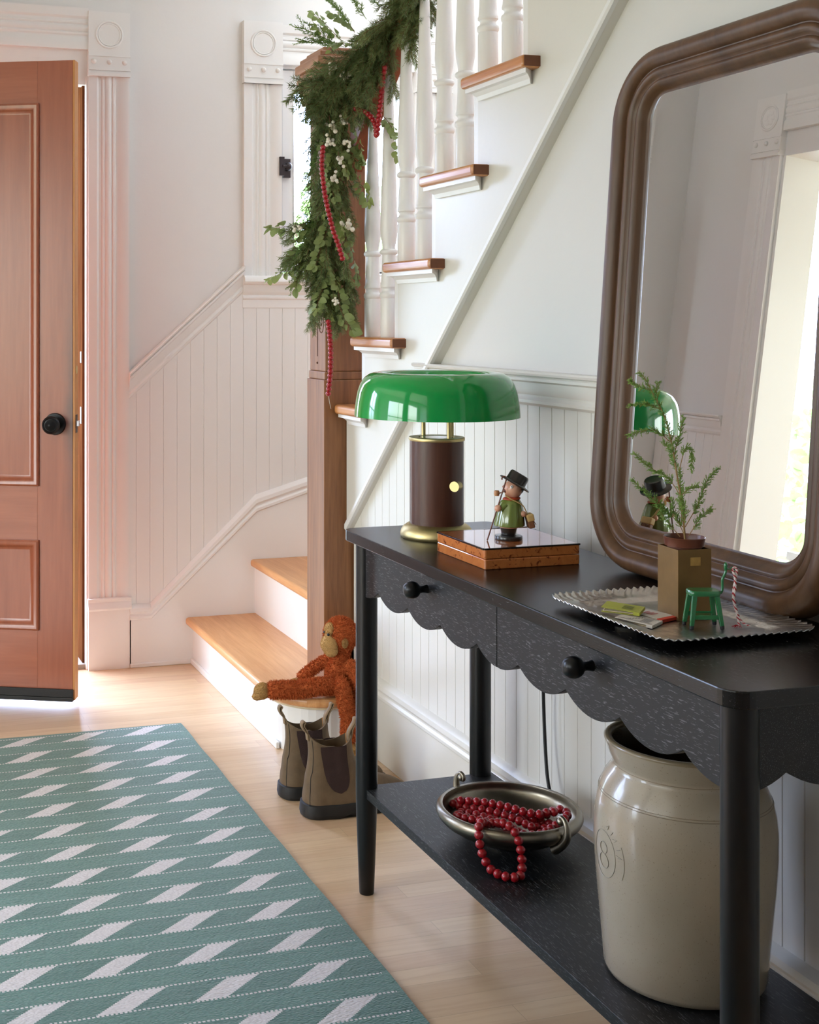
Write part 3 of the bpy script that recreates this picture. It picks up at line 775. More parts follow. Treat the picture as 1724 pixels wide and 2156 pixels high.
dr.location = (-0.078, 4.489, 0); dr.rotation_euler = (0, 0, math.atan2(-0.104, 0.229))
# front face is local -y, so set the leaf so that its visible face passes through the measured line

# ------------------------------------------------------------------ console table
ct = empty('console_table', (1.235, 2.0, 0), 'black stained oak console table with scalloped apron and lower shelf', 'console table')
def rrect(x0, x1, y0, y1, r, n=6):
    return (arc(x1-r, y1-r, r, 0, 90, n)+arc(x0+r, y1-r, r, 90, 180, n)+arc(x0+r, y0+r, r, 180, 270, n)+arc(x1-r, y0+r, r, 270, 360, n))
MB().prism(rrect(1.055, 1.428, 1.345, 2.655, 0.032), 'z', 0.7715, 0.7945).build('tabletop', CONT, ct, bevel=0.002, seg=2)
MB().box(1.088, 1.402, 1.385, 2.613, 0.214, 0.234).build('shelf', CONS, ct, bevel=0.001)
LP = [(0.0, 0.0), (0.0155, 0.0), (0.0162, 0.002), (0.019, 0.07), (0.0225, 0.17), (0.0238, 0.22), (0.0238, 0.7715), (0.0, 0.7715)]
leg = MB().lathe(LP, 0, 0, 36).build('leg', CONSL, ct, smooth=50)
for i, (x, y) in enumerate(((1.097, 2.610), (1.373, 2.610), (1.097, 1.388), (1.373, 1.388))):
    o = leg if i == 0 else leg.copy()
    if i: COL.objects.link(o)
    o.parent = ct
    o.data = leg.data
    o.location = Vector((x, y, 0))-Vector(ct.location)
for v in leg.data.vertices: v.co += Vector((1.235, 2.0, 0))   # mesh was stored relative to the table; centre it on the leg
def scallop(a, b, sag, zc, n=12):
    """arc hanging below the cusps a and b"""
    half = abs(b-a)/2; r = (half*half+sag*sag)/(2*sag); mid = (a+b)/2; zc0 = zc-sag+r
    ang = math.asin(half/r); sg = 1 if b > a else -1
    return [(mid+sg*r*math.sin(-ang+2*ang*i/n), zc0-r*math.cos(-ang+2*ang*i/n)) for i in range(n+1)]
def apron_poly(u0, u1, cusps, ztop, zc, sag):
    """cusps sorted; the outline from u0 to u1 along the bottom"""
    bot = []
    c = [x for x in cusps]
    for a, b in zip(c, c[1:]):
        for p in scallop(a, b, sag, zc):
            if u0 <= p[0] <= u1: bot.append(p)
    if abs(bot[0][0]-u0) > 1e-4: bot = [(u0, bot[0][1])]+bot
    if abs(bot[-1][0]-u1) > 1e-4: bot = bot+[(u1, bot[-1][1])]
    return bot+[(u1, ztop), (u0, ztop)]
CUS = [2.004+0.1475*(i+0.5) for i in range(-5, 5)]
for a, b in ((2.0055, 2.592), (1.408, 2.0035)):
    dwr = MB().prism(apron_poly(a, b, CUS, 0.7712, 0.676, 0.0235), 'x', 1.086, 1.104).build('drawer', CONS, ct, bevel=0.001)
    ky = 2.283 if a > 2 else 1.708
    m = MB(); vs = []; prof = [(0.0, 0.0), (0.0085, 0.0), (0.007, 0.006), (0.0065, 0.012), (0.0085, 0.017), (0.0135, 0.021), (0.0162, 0.027), (0.0168, 0.033), (0.0155, 0.040), (0.011, 0.046), (0.0055, 0.0485), (0, 0.049)]
    seg = 28
    for r, d in prof:
        for k_ in range(seg):
            an = 2*PI*k_/seg; vs.append((1.086-d, ky+r*math.cos(an), 0.733+r*math.sin(an)))
    m.add(vs, [(i*seg+k_, i*seg+(k_+1) % seg, (i+1)*seg+(k_+1) % seg, (i+1)*seg+k_) for i in range(len(prof)-1) for k_ in range(seg)])
    m.build('knob', CONSL, dwr, smooth=60)
CUX = [1.235+0.148*(i+0.5) for i in range(-2, 2)]
for y in (1.378, 2.602):
    MB().prism(apron_poly(1.110, 1.360, CUX, 0.7712, 0.676, 0.0235), 'y', y, y+0.018).build('side_apron', CONS, ct, bevel=0.001)
MB().box(1.372, 1.386, 1.40, 2.60, 0.69, 0.7712).build('rear_apron', CONS, ct)
# ------------------------------------------------------------------ mirror leaning on the wall
MA = R(4.0); MY0, MY1, MZ = 1.530, 2.162, 0.7950
mir = empty('wall_mirror', (1.398, (MY0+MY1)/2, MZ), 'large dark walnut framed mirror with rounded corners leaning on the right wall', 'mirror')
upv = Vector((math.sin(MA), 0, math.cos(MA))); nv = Vector((-math.cos(MA), 0, math.sin(MA)))
O_ = Vector((1.398, 0, MZ)); MH = 0.966
def mp(y, h, d): return O_ + upv*h + nv*d + Vector((0, y, 0))
PF = [(0.000, 0.000), (0.000, 0.020), (0.003, 0.033), (0.009, 0.043), (0.017, 0.048), (0.026, 0.048), (0.033, 0.044), (0.038, 0.038), (0.040, 0.033), (0.042, 0.0325), (0.045, 0.036),
      (0.051, 0.037), (0.056, 0.033), (0.059, 0.0275), (0.061, 0.027), (0.064, 0.030), (0.068, 0.030), (0.071, 0.027), (0.076, 0.022), (0.079, 0.015), (0.083, 0.012), (0.088, 0.012), (0.088, 0.0)]
def rr_path(w_, R0=0.135, n=14):
    """rounded rectangle inset by w_ : list of (y,h)"""
    r = max(R0-w_, 0.03); y0, y1, h0, h1 = MY0+w_, MY1-w_, w_, MH-w_
    return (arc(y1-r, h1-r, r, 0, 90, n)+arc(y0+r, h1-r, r, 90, 180, n)+arc(y0+r, h0+r, r, 180, 270, n)+arc(y1-r, h0+r, r, 270, 360, n))
m = MB(); vs = []; ring = None
for w_, d in PF:
    pp = rr_path(w_); ring = len(pp); vs += [mp(y, h, d) for y, h in pp]
np_ = len(PF)
fs = [(i*ring+j, i*ring+(j+1) % ring, ((i+1) % np_)*ring+(j+1) % ring, ((i+1) % np_)*ring+j) for i in range(np_) for j in range(ring)]
m.add(vs, fs); m.build('mirror_frame', WALNUT, mir, smooth=50)
pp = rr_path(0.0862)
m = MB().add([mp(y, h, 0.0130) for y, h in pp]+[mp(y, h, 0.009) for y, h in pp], [tuple(range(ring)), tuple(range(2*ring-1, ring-1, -1))]+[(j, (j+1) % ring, (j+1) % ring+ring, j+ring) for j in range(ring)])
m.build('mirror_glass', MIRR, mir)

# ------------------------------------------------------------------ table lamp
lx, ly = 1.208, 2.492; TZ = 0.7945
lamp = empty('table_lamp', (lx, ly, TZ), 'mushroom table lamp with glossy green glass shade and walnut cylinder body', 'lamp')
Z0 = TZ
base = MB().lathe([(0, 0), (0.074, 0), (0.0765, 0.003), (0.077, 0.008), (0.075, 0.016), (0.070, 0.023), (0.063, 0.028), (0.057, 0.030), (0, 0.030)], lx, ly, 56, cz=Z0).build('base', BRASS, lamp, smooth=50)
MB().lathe([(0.0, 0.030), (0.0568, 0.030), (0.0568, 0.208), (0, 0.208)], lx, ly, 56, cz=Z0).build('body', LAMPW, lamp, smooth=50)
tp = MB().lathe([(0, 0.206), (0.0582, 0.206), (0.059, 0.2075), (0.059, 0.2115), (0.0582, 0.213), (0.038, 0.213), (0.036, 0.210), (0, 0.210)], lx, ly, 56, cz=Z0).build('collar', BRASS, lamp, smooth=35)
MB().lathe([(0, 0.2102), (0.035, 0.2102), (0.035, 0.2125), (0, 0.2125)], lx, ly, 40, cz=Z0).build('light_diffuser', m_plain('diffuser', (0.85, 0.85, 0.82), 0.15, coat=0.5), lamp, smooth=30)
for dx, dy in ((-0.0098, 0.044), (0.0092, -0.0400), (0.040, 0.010)):
    MB().tube([(lx+dx, ly+dy, Z0+0.212), (lx+dx, ly+dy, Z0+0.335)], 0.0046, 12).build('rod', BRASS, lamp, smooth=40)
sh = [(0.1745, 0.2575), (0.1738, 0.268), (0.1712, 0.290), (0.1675, 0.310), (0.162, 0.326), (0.153, 0.339), (0.141, 0.3478), (0.128, 0.351), (0.117, 0.3495), (0.109, 0.345), (0.104, 0.339), (0.100, 0.335), (0.060, 0.333), (0, 0.333)]
inn = [(0, 0.330), (0.098, 0.331), (0.104, 0.335), (0.113, 0.343), (0.128, 0.346), (0.139, 0.343), (0.149, 0.336), (0.158, 0.323), (0.1635, 0.308), (0.1675, 0.289), (0.1702, 0.268), (0.1712, 0.2575)]
MB().lathe(sh+inn+[sh[0]], lx, ly, 96, cz=Z0).build('lamp_shade', GREENGL, lamp, smooth=60)
# dimmer knob on the body
ka = math.atan2(-0.0545, 0.018) ; kx, ky_ = lx+0.0568*math.cos(ka), ly+0.0568*math.sin(ka)
m = MB(); m.ball((kx-0.004, ky_-0.002, Z0+0.116), 0.0075, 14, 10)
ax = Vector((-0.80, -0.60, 0)).normalized(); c0 = Vector((kx+0.006, ky_-0.002, Z0+0.115))
m.tube([c0, c0+ax*0.020], 0.0088, 24)
m.tube([c0+ax*0.020, c0+ax*0.0215], 0.0108, 24)
m.build('dimmer_knob', BRASS, lamp, smooth=40)
pts = smoothpath([(lx+0.070, ly-0.035, Z0+0.010), (lx+0.100, ly-0.036, Z0+0.014), (lx+0.150, ly-0.034, Z0+0.016), (lx+0.190, ly-0.036, Z0+0.010), (lx+0.218, ly-0.04, Z0+0.004), (lx+0.226, ly-0.041, Z0-0.06), (1.437, 2.452, 0.60), (1.438, 2.449, 0.46), (1.440, 2.445, 0.35), (1.436, 2.425, 0.27), (1.432, 2.38, 0.20)], 8)
MB().tube(pts, 0.0037, 10).build('power_cord', CABLE, lamp, smooth=60)

# ------------------------------------------------------------------ burl box
bx = empty('burl_box', (1.233, 2.237, TZ), 'lacquered orange burl wood box under the figurine', 'box')
def rbox(z0, z1, mat, name, par, rr=0.006):
    return MB().prism(rrect(1.1335, 1.3335, 2.1375, 2.3375, rr, 3), 'z', z0, z1).build(name, mat, par, bevel=0.0022, seg=3)
rbox(TZ, TZ+0.0188, BURL, 'box_body', bx, 0.004)
lid = rbox(TZ+0.0194, TZ+0.0392, BURL, 'lid', bx, 0.004)
blk = m_plain('black_lacquer', lin(22, 16, 14), 0.15, coat=1.0)
m = MB()
for a in ((1.1328, 1.3342, 2.1368, 2.1402), (1.1328, 1.3342, 2.3348, 2.3382), (1.1328, 1.1362, 2.1402, 2.3348), (1.3308, 1.3342, 2.1402, 2.3348)):
    m.box(*a, TZ+0.0362, TZ+0.0398)
m.build('black_edging', blk, lid, bevel=0.0012)
MB().box(1.1362, 1.3308, 2.1402, 2.3348, TZ+0.0385, TZ+0.0396).build('lid_top', BURL, lid)

# ------------------------------------------------------------------ smoking man figurine
FX, FY, FZ = 1.226, 2.216, TZ+0.0397
fg = empty('figurine', (FX, FY, FZ), 'small carved wooden smoking man in green coat and black hat with walking stick', 'figurine')
SKIN = m_plain('painted_skin', lin(226, 170, 140), 0.35, coat=0.3)
COAT = m_plain('olive_lacquer', lin(116, 132, 62), 0.16, coat=0.7)
HATM = m_plain('black_lacquered_wood', lin(34, 30, 28), 0.3, coat=0.4)
REDS = m_plain('red_scarf', lin(178, 66, 34), 0.4)
STRAPM = m_plain('tan_strap', lin(208, 174, 112), 0.6)
BAGM = m_plain('brown_bag', lin(128, 84, 54), 0.5, var=0.3, bscale=300)
CANE = m_plain('cane_wood', lin(116, 66, 46), 0.35)
# local frame: e = viewer's left (the way the man looks), r = towards the viewer's right, built at world size
def F(a, b, z): # a to image right, b towards camera
    ar = Vector((0.9603, -0.2792, 0)); br = Vector((-0.2792, -0.9603, 0))
    return Vector((FX, FY, FZ))+ar*a+br*b+Vector((0, 0, z))
m = MB().lathe([(0, 0), (0.0258, 0), (0.0264, 0.001), (0.0264, 0.0065), (0.0255, 0.0078), (0.016, 0.008), (0.0135, 0.010), (0.0145, 0.016), (0.0165, 0.0235), (0, 0.0235)], FX, FY, 40, cz=FZ)
m.build('base_and_boots', HATM, fg, smooth=40)
c = F(0.001, 0, 0)
MB().lathe([(0, 0.0232), (0.0185, 0.0232), (0.019, 0.026), (0.018, 0.03), (0, 0.03)], c.x, c.y, 32, cz=FZ).build('trousers', SKIN, fg, smooth=50)
m = MB(); prof = [(0.0, 0.0265), (0.0275, 0.0262), (0.0292, 0.0270), (0.0293, 0.030), (0.0270, 0.045), (0.0240, 0.060), (0.0210, 0.070), (0.0185, 0.0745), (0.0150, 0.0772), (0, 0.078)]
seg = 72; vs = []
for r, z in prof:
    cc = F(0.001+0.075*(z-0.025), 0, z)
    for k_ in range(seg):
        a = 2*PI*k_/seg
        q = 1+0.035*(abs(math.sin(a*6.0))**3)*(-1)*(1 if z < 0.074 else 0)
        vs.append(cc+Vector((r*q*math.cos(a), r*q*math.sin(a), 0)))
m.add(vs, [(i*seg+k_, i*seg+(k_+1) % seg, (i+1)*seg+(k_+1) % seg, (i+1)*seg+k_) for i in range(len(prof)-1) for k_ in range(seg)])
m.build('coat', COAT, fg, smooth=50)
m = MB(); pts = [F(0.0058+0.0142*math.cos(2*PI*i/24), 0.0142*math.sin(2*PI*i/24), 0.0785+0.0012*math.cos(2*PI*i/24)) for i in range(25)]
m.tube(pts, 0.0027, 8, cap=False); m.ball(F(0.0058, 0, 0.079), 0.013, 14, 8, 1, 1, .35); m.build('scarf', REDS, fg, smooth=60)
hc = F(0.0085, 0, 0.0965)
hd = MB().ball(hc, 0.0178, 28, 20, 1, 1, 1.02).build('head', SKIN, fg, smooth=80)
MB().ball(F(-0.0090, 0.0, 0.1010), 0.0030, 12, 8).build('nose', m_plain('nose_paint', lin(164, 84, 62), 0.35), hd, smooth=80)
dv = lambda a_, b_, z_, r_: hc+(F(a_, b_, z_)-F(0, 0, 0)).normalized()*r_
for sgn in (1, -1):
    MB().ball(dv(-0.0052, 0.0140*sgn, 0.0055, 0.0166), 0.0033, 12, 8).build('eye', WHITE, hd, smooth=80)
    MB().ball(dv(-0.0058, 0.0144*sgn, 0.0056, 0.0194), 0.0011, 8, 6).build('pupil', HATM, hd, smooth=80)
MB().ball(dv(-0.0165, 0.0045, -0.0030, 0.0160), 0.0034, 12, 8, 1, 1, 1.25).build('mouth', m_plain('mouth_paint', lin(96, 34, 22), 0.5), hd, smooth=80)
MB().ball(hc+(F(0.0062, -0.0030, 0.0035)-F(0, 0, 0)), 0.0163, 24, 16, 1, 1, 1).build('hair', HATM, hd, smooth=80)
# hat, tilted back
tilt = Matrix.Rotation(R(-31), 3, Vector((-0.2792, -0.9603, 0)))
hp = [(0, -0.001), (0.0300, -0.0036), (0.0315, -0.0022), (0.0300, -0.0002), (0.0205, 0.0018), (0.0198, 0.0030), (0.0193, 0.0165), (0.0175, 0.0198), (0.0130, 0.0205), (0.0, 0.0185)]
m = MB(); vs = []; seg = 40; hcn = F(0.0125, 0, 0.1085)
for r, z in hp:
    for k_ in range(seg):
        a = 2*PI*k_/seg; vs.append(hcn+tilt @ Vector((r*math.cos(a), r*math.sin(a), z)))
m.add(vs, [(i*seg+k_, i*seg+(k_+1) % seg, (i+1)*seg+(k_+1) % seg, (i+1)*seg+k_) for i in range(len(hp)-1) for k_ in range(seg)])
m.build('hat', HATM, fg, smooth=45)
m = MB(); m.tube([F(-0.0085, 0.004, 0.0925), F(-0.0180, 0.005, 0.0895), F(-0.0215, 0.005, 0.0885)], 0.0011, 8)
m.lathe([(0, -0.0055), (0.0045, -0.0050), (0.0056, -0.001), (0.0052, 0.0035), (0.0042, 0.0052), (0.0025, 0.0045), (0, 0.002)], F(-0.0240, 0.005, 0).x, F(-0.0240, 0.005, 0).y, 20, cz=FZ+0.0892)
m.build('pipe', m_plain('pipe_wood', lin(186, 134, 90), 0.4), fg, smooth=45)
m = MB(); top_, bot_ = F(-0.0070, 0.014, 0.1180), F(-0.0445, 0.016, 0.0006)
hook = [top_+(F(-0.0045+0.0045*math.cos(a), 0, 0.0045*math.sin(a)+0.0)-F(0, 0, 0)) for a in [i*PI/8 for i in range(0, 10)]]
m.tube([bot_, bot_+(top_-bot_)*0.5, top_]+hook[1:], 0.00145, 8); m.build('walking_stick', CANE, fg, smooth=60)
MB().ball(F(-0.0240, 0.017, 0.0620), 0.0068, 16, 12).build('right_hand', SKIN, fg, smooth=80)
MB().tube([F(-0.019, 0.014, 0.058), F(-0.008, 0.012, 0.068)], [0.0055, 0.0075], 14).build('sleeve', COAT, fg, smooth=60)
pts = smoothpath([F(-0.0085, 0.010, 0.0865), F(0.000, 0.017, 0.0800), F(0.012, 0.0205, 0.0745), F(0.0225, 0.0205, 0.0680), F(0.0285, 0.0185, 0.0580), F(0.0330, 0.0150, 0.0500)], 5)
MB().tube(pts, 0.0022, 8, flat=0.5).build('bag_strap', STRAPM, fg, smooth=60)
m = MB(); ar = Vector((0.9603, -0.2792, 0)); br = Vector((-0.2792, -0.9603, 0)); tl = (Vector((0, 0, 1))*0.95-ar*0.22).normalized(); a2 = (ar*0.95+Vector((0, 0, 1))*0.22).normalized()
m.obox(F(0.0385, 0.010, 0.0360), a2*0.0062, br*0.0115, tl*0.0125); 
bg_ = m.build('shoulder_bag', BAGM, fg, bevel=0.003, seg=3)
MB().obox(F(0.0375, 0.011, 0.0440), a2*0.0070, br*0.0120, tl*0.0070).build('bag_flap', STRAPM, bg_, bevel=0.0025, seg=3)
m = MB()
for i in range(6): m.tube([F(0.0455, 0.000+i*0.004, 0.040-0.001*i), F(0.0480, 0.000+i*0.004, 0.036-0.001*i)], 0.0007, 5)
m.build('bag_fringe', BAGM, bg_)
MB().ball(F(0.024, 0.016, 0.051), 0.0062, 14, 10).build('left_hand', SKIN, fg, smooth=80)

# ------------------------------------------------------------------ scalloped tray
tx0, tx1, ty0, ty1 = 1.096, 1.362, 1.540, 1.862
tr = MB(); n = 360; rings = []
def tray_out(r_in):
    pts = []
    x0, x1, y0, y1 = tx0+r_in, tx1-r_in, ty0+r_in, ty1-r_in
    r = max(0.034-r_in, 0.012)
    raw = rrect(x0, x1, y0, y1, r, 8)
    # resample to n points
    P_ = [Vector((a, b, 0)) for a, b in raw]+[Vector((raw[0][0], raw[0][1], 0))]
    cum = [0]
    for a, b in zip(P_, P_[1:]): cum.append(cum[-1]+(b-a).length)
    tot = cum[-1]; res = []; j = 0
    for i in range(n):
        t = tot*i/n
        while cum[j+1] < t: j += 1
        res.append(P_[j].lerp(P_[j+1], (t-cum[j])/max(1e-9, cum[j+1]-cum[j])))
    return res
waves = 88
for (ri, z, amp, wz) in ((0.0, 0.0150, 0.0016, 0.0018), (0.004, 0.0142, 0.0012, 0.0012), (0.012, 0.0110, 0.0002, 0.0004), (0.030, 0.0078, 0, 0), (0.040, 0.0068, 0, 0), (0.046, 0.0030, 0, 0), (0.052, 0.0022, 0, 0), (0.10, 0.0020, 0, 0)):
    pts = tray_out(ri)
    for i, p in enumerate(pts):
        c_ = Vector(((tx0+tx1)/2, (ty0+ty1)/2, 0)); d = (p-c_).normalized(); wv = math.sin(2*PI*waves*i/n)
        q = p+d*(amp*wv); rings.append((q.x, q.y, TZ+z+wz*wv))
fs = [(i*n+j, i*n+(j+1) % n, (i+1)*n+(j+1) % n, (i+1)*n+j) for i in range(7) for j in range(n)]+[tuple(range(7*n, 8*n))]
low = [(x, y, z-0.0014) for x, y, z in rings]
tr.add(rings+low, fs+[tuple(8*n+i for i in reversed(f)) for f in fs]+[(j, 8*n+j, 8*n+(j+1) % n, (j+1) % n) for j in range(n)])
tray = tag(tr.build('tray', TRAYM, smooth=60), 'silver metal tray with crimped scalloped rim on the console', 'tray')

# ------------------------------------------------------------------ matchbooks
MZ_ = TZ+0.0022
def matchbook(px, py, ang, cov, label, strip, zoff=0.0, pitch=0.0, stripe=None, open_=0.006):
    root = empty('matchbook', (px, py, MZ_+zoff), label, 'matchbook', 'matchbooks on the tray')
    root.rotation_euler = (pitch, 0, ang)
    Lh, Wh = 0.0285, 0.0205    # half sizes (x long, y wide)
    m = MB(); m.prism([(-Lh, 0.0012), (Lh, 0.0012), (Lh, 0.0050), (Lh-0.0006, 0.0056), (-Lh, open_+0.0022), (-Lh, open_+0.0016), (Lh-0.0012, 0.0048), (Lh-0.0012, 0.0018), (-Lh, 0.0018)], 'y', -Wh, Wh)
    mats = cov
    o = m.build('cover', mats, None); o.parent = root
    m = MB(); m.box(Lh-0.009, Lh+0.0006, -Wh-0.0002, Wh+0.0002, 0.0008, 0.0058)
    o2 = m.build('striker', strip, None, bevel=0.0004); o2.parent = root
    m = MB()
    for i in range(9):
        y = -Wh+0.003+i*0.0043
        m.box(-Lh+0.003, Lh-0.004, y, y+0.0024, 0.0022, 0.0034); m.ball((-Lh+0.003, y+0.0012, 0.0029), 0.0016, 8, 6)
    o3 = m.build('matches', m_plain('match_cardboard', lin(214, 196, 160), 0.7), None); o3.parent = root
    if stripe:
        m = MB()
        for (x0, x1, y0, y1) in stripe: 
            zt_ = lambda x: open_+0.0022+(0.0056-open_-0.0022)*(x+Lh)/(2*Lh)+0.0006
            m.add([(x0, y0, zt_(x0)), (x1, y0, zt_(x1)), (x1, y1, zt_(x1)), (x0, y1, zt_(x0))], [(0, 1, 2, 3)])
        o4 = m.build('printing', stripe_mat, None); o4.parent = root
    return root
LIME = m_plain('lime_card', lin(176, 178, 62), 0.5); WCARD = m_plain('white_card', lin(226, 216, 204), 0.5); RCARD = m_plain('red_card', lin(214, 62, 42), 0.5); BCARD = m_plain('black_card', lin(26, 22, 22), 0.5)
stripe_mat = BCARD
stairs = [(-0.024, 0.026, 0.0130, 0.0146), (-0.024, 0.026, -0.0150, -0.0134)]
for i in range(5): stairs.append((-0.012+i*0.003, -0.009+i*0.003, -0.010+i*0.004, -0.0084+i*0.004)); stairs.append((-0.0105+i*0.003, -0.0088+i*0.003, -0.010+i*0.004, -0.006+i*0.004))
for i in range(6): stairs.append((0.006, 0.020, -0.010+i*0.0035, -0.0088+i*0.0035))
matchbook(1.152, 1.686, R(-56), WCARD, 'white matchbook printed with black step lines below the lime matchbook', WCARD, 0.0, 0, stairs, 0.0075)
stripe_mat = m_plain('olive_ink', lin(120, 120, 30), 0.6)
lt = [(0.000, 0.016, -0.010+i*0.0055, -0.0072+i*0.0055) for i in range(4)]
matchbook(1.153, 1.728, R(-46), LIME, 'lime green matchbook lying open on top of the others', LIME, 0.0098, R(2), lt, 0.0065)
stripe_mat = RCARD
rt = [(-0.016+j*0.004, -0.0145+j*0.004, -0.010, 0.008-0.003*(j % 2)) for j in range(5)]
matchbook(1.198, 1.712, R(-72), WCARD, 'white matchbook with red striker leaning toward the brass vase', RCARD, 0.0, 0, rt, 0.0045)
# ------------------------------------------------------------------ brass vase with the seedling
vz = TZ+0.0022
def quad_at(cx_, cy_, h, ang):
    return [(cx_+h*(i*math.cos(ang)-j*math.sin(ang)), cy_+h*(i*math.sin(ang)+j*math.cos(ang))) for i, j in ((-1, -1), (1, -1), (1, 1), (-1, 1))]
vcx, vcy, vang = 1.2505, 1.7105, R(-4)
m = MB(); q1 = quad_at(vcx, vcy, 0.0285, vang); q2 = quad_at(vcx, vcy, 0.0268, vang); zt_ = vz+0.1085
vs = [(x, y, vz) for x, y in q1]+[(x, y, zt_) for x, y in q1]+[(x, y, zt_) for x, y in q2]+[(x, y, vz+0.07) for x, y in q2]
fs = [(0, 3, 2, 1)]+[(r*4+i, r*4+(i+1) % 4, (r+1)*4+(i+1) % 4, (r+1)*4+i) for r in range(3) for i in range(4)]+[(12, 13, 14, 15)]
m.add(vs, fs)
vase = m.build('brass_vase', AGEDB, bevel=0.0006)
tag(vase, 'square aged brass vase with a worn tag standing on the silver tray', 'vase')
d1 = Vector((math.cos(vang), math.sin(vang), 0)); d2 = Vector((-math.sin(vang), math.cos(vang), 0))
cc = Vector((vcx, vcy, vz+0.090))-d2*0.0287+d1*0.001
MB().obox(cc, d1*0.0085, d2*0.0003, Vector((0, 0, 0.0065))).build('label_patch', m_plain('brass_tag', lin(190, 150, 84), 0.4, 0.6, var=0.3, bscale=500), vase, bevel=0.0002)
pp = empty('potted_seedling', (vcx, vcy, vz+0.071), 'feathery green juniper seedling in a brown plastic pot set into the brass vase', 'potted plant')
potp = [(0, 0.0715), (0.0215, 0.0715), (0.0255, 0.106), (0.0255, 0.1095), (0.0290, 0.1105), (0.0305, 0.1225), (0.0312, 0.1235), (0.0300, 0.1245), (0.0292, 0.1230), (0.0275, 0.112), (0.0250, 0.112), (0, 0.1125)]
MB().lathe(potp, vcx, vcy, 48, cz=vz-0.0002).build('pot', POTM, pp, smooth=40)
MB().lathe([(0, 0.1130), (0.022, 0.1120), (0.0262, 0.1135), (0.0262, 0.1118), (0, 0.1115)], vcx, vcy, 24, cz=vz).build('soil', SOIL, pp)
PL = {
'main': [(1.2505,1.7085,0.915),(1.2456,1.7103,0.9721),(1.2385,1.7123,1.0163),(1.2314,1.7143,1.0605),(1.2208,1.7174,1.1047),(1.2066,1.7215,1.1342),(1.1924,1.7256,1.1637),(1.1819,1.7288,1.1748)],
'l1': [(1.2421,1.7113,0.9868),(1.2243,1.7164,1.0126),(1.1995,1.7236,1.0273),(1.1748,1.7308,1.0494)],
'l2': [(1.2279,1.7154,1.0679),(1.2031,1.7225,1.0863),(1.1677,1.7328,1.0775)],
'l3': [(1.2500,1.7133,0.9352),(1.2031,1.7225,0.9794),(1.1713,1.7318,1.0075)],
'r1': [(1.2506,1.7087,0.9352),(1.2703,1.7030,0.9721),(1.2845,1.6989,1.0089),(1.3001,1.6944,1.0251)],
'r2': [(1.2435,1.7108,0.9831),(1.2562,1.7072,0.9942),(1.2696,1.7033,1.0001)],
'u1': [(1.2336,1.7137,1.0457),(1.2435,1.7108,1.0826),(1.2478,1.7096,1.1047)],
'lp': [(1.2421,1.7113,1.0237),(1.2512,1.7087,1.0568),(1.2611,1.7059,1.0494),(1.2597,1.7063,1.0237)],
'r3': [(1.2562,1.7072,0.9219),(1.2738,1.7020,0.9499),(1.2895,1.6976,0.9647)],
'b1': [(1.2440,1.7123,0.9205),(1.2194,1.7178,0.9499),(1.2102,1.7205,0.9706)],
't1': [(1.2102,1.7205,1.1268),(1.2080,1.7211,1.1489),(1.2109,1.7203,1.1600)],
't2': [(1.1995,1.7236,1.1489),(1.1819,1.7288,1.1526),(1.1691,1.7324,1.1637)],
't3': [(1.2173,1.7185,1.1158),(1.1924,1.7256,1.1268),(1.1677,1.7328,1.1231)],
'b2': [(1.2500,1.7090,0.9219),(1.2350,1.7133,0.9573),(1.2294,1.7150,0.9794)],
'f1': [(1.2480,1.7080,0.93),(1.2400,1.695,0.965),(1.226,1.686,0.985)],
'k1': [(1.2490,1.7150,0.94),(1.262,1.735,0.985),(1.268,1.748,1.02)],
'k2': [(1.2400,1.7130,1.01),(1.246,1.735,1.045),(1.240,1.75,1.065)],
}
rnd = random.Random(5)
def twiglets(m, pts, start, dens, ln, wd, rnd, spread=0.9, taper=True):
    """scale-leaf sprays: short side twigs carrying tiny blades"""
    P_ = smoothpath(pts, 10); n = len(P_)
    for i in range(int(n*start), n-1):
        t = (P_[i+1]-P_[i]); sl = t.length; t.normalize(); frac = i/n
        for _ in range(max(1, int(sl*dens+rnd.random()))):
            base = P_[i].lerp(P_[i+1], rnd.random())
            rv = Vector((rnd.uniform(-1, 1), rnd.uniform(-1, 1), rnd.uniform(-1, 1)))
            side = t.cross(rv)
            if side.length < 1e-4: continue
            side.normalize(); d = (t*rnd.uniform(0.5, 1.0)+side*spread*rnd.uniform(0.5, 1)).normalized()
            l = ln*rnd.uniform(0.5, 1.1)*(1-0.45*frac if taper else 1)
            m.tube([base, base+d*l], [wd*0.5, wd*0.35], 3, cap=False)
            nb = int(l/0.0011)
            for b in range(nb):
                q = base+d*(l*(b+0.5)/nb); rv = Vector((rnd.uniform(-1, 1), rnd.uniform(-1, 1), rnd.uniform(-1, 1)))
                s2 = d.cross(rv).normalized(); tip = q+(d*0.7+s2*0.75)*0.0040*rnd.uniform(.6, 1.1); wv = d.cross(s2)*0.0009
                m.add([q-wv, q+wv, tip], [(0, 1, 2)])
for nm, pts in PL.items():
    m = MB(); P_ = smoothpath(pts, 6); r0 = 0.0016 if nm == 'main' else 0.0007
    m.tube(P_, [r0*(1-0.7*i/len(P_)) for i in range(len(P_))], 6)
    stem = m.build('stem' if nm == 'main' else 'branch', STEMM, pp, smooth=60)
    m = MB(); twiglets(m, pts, 0.35 if nm == 'main' else 0.22, 1200 if nm != 'main' else 900, 0.0120, 0.0006, rnd)
    m.build('foliage', SPRIG, stem)

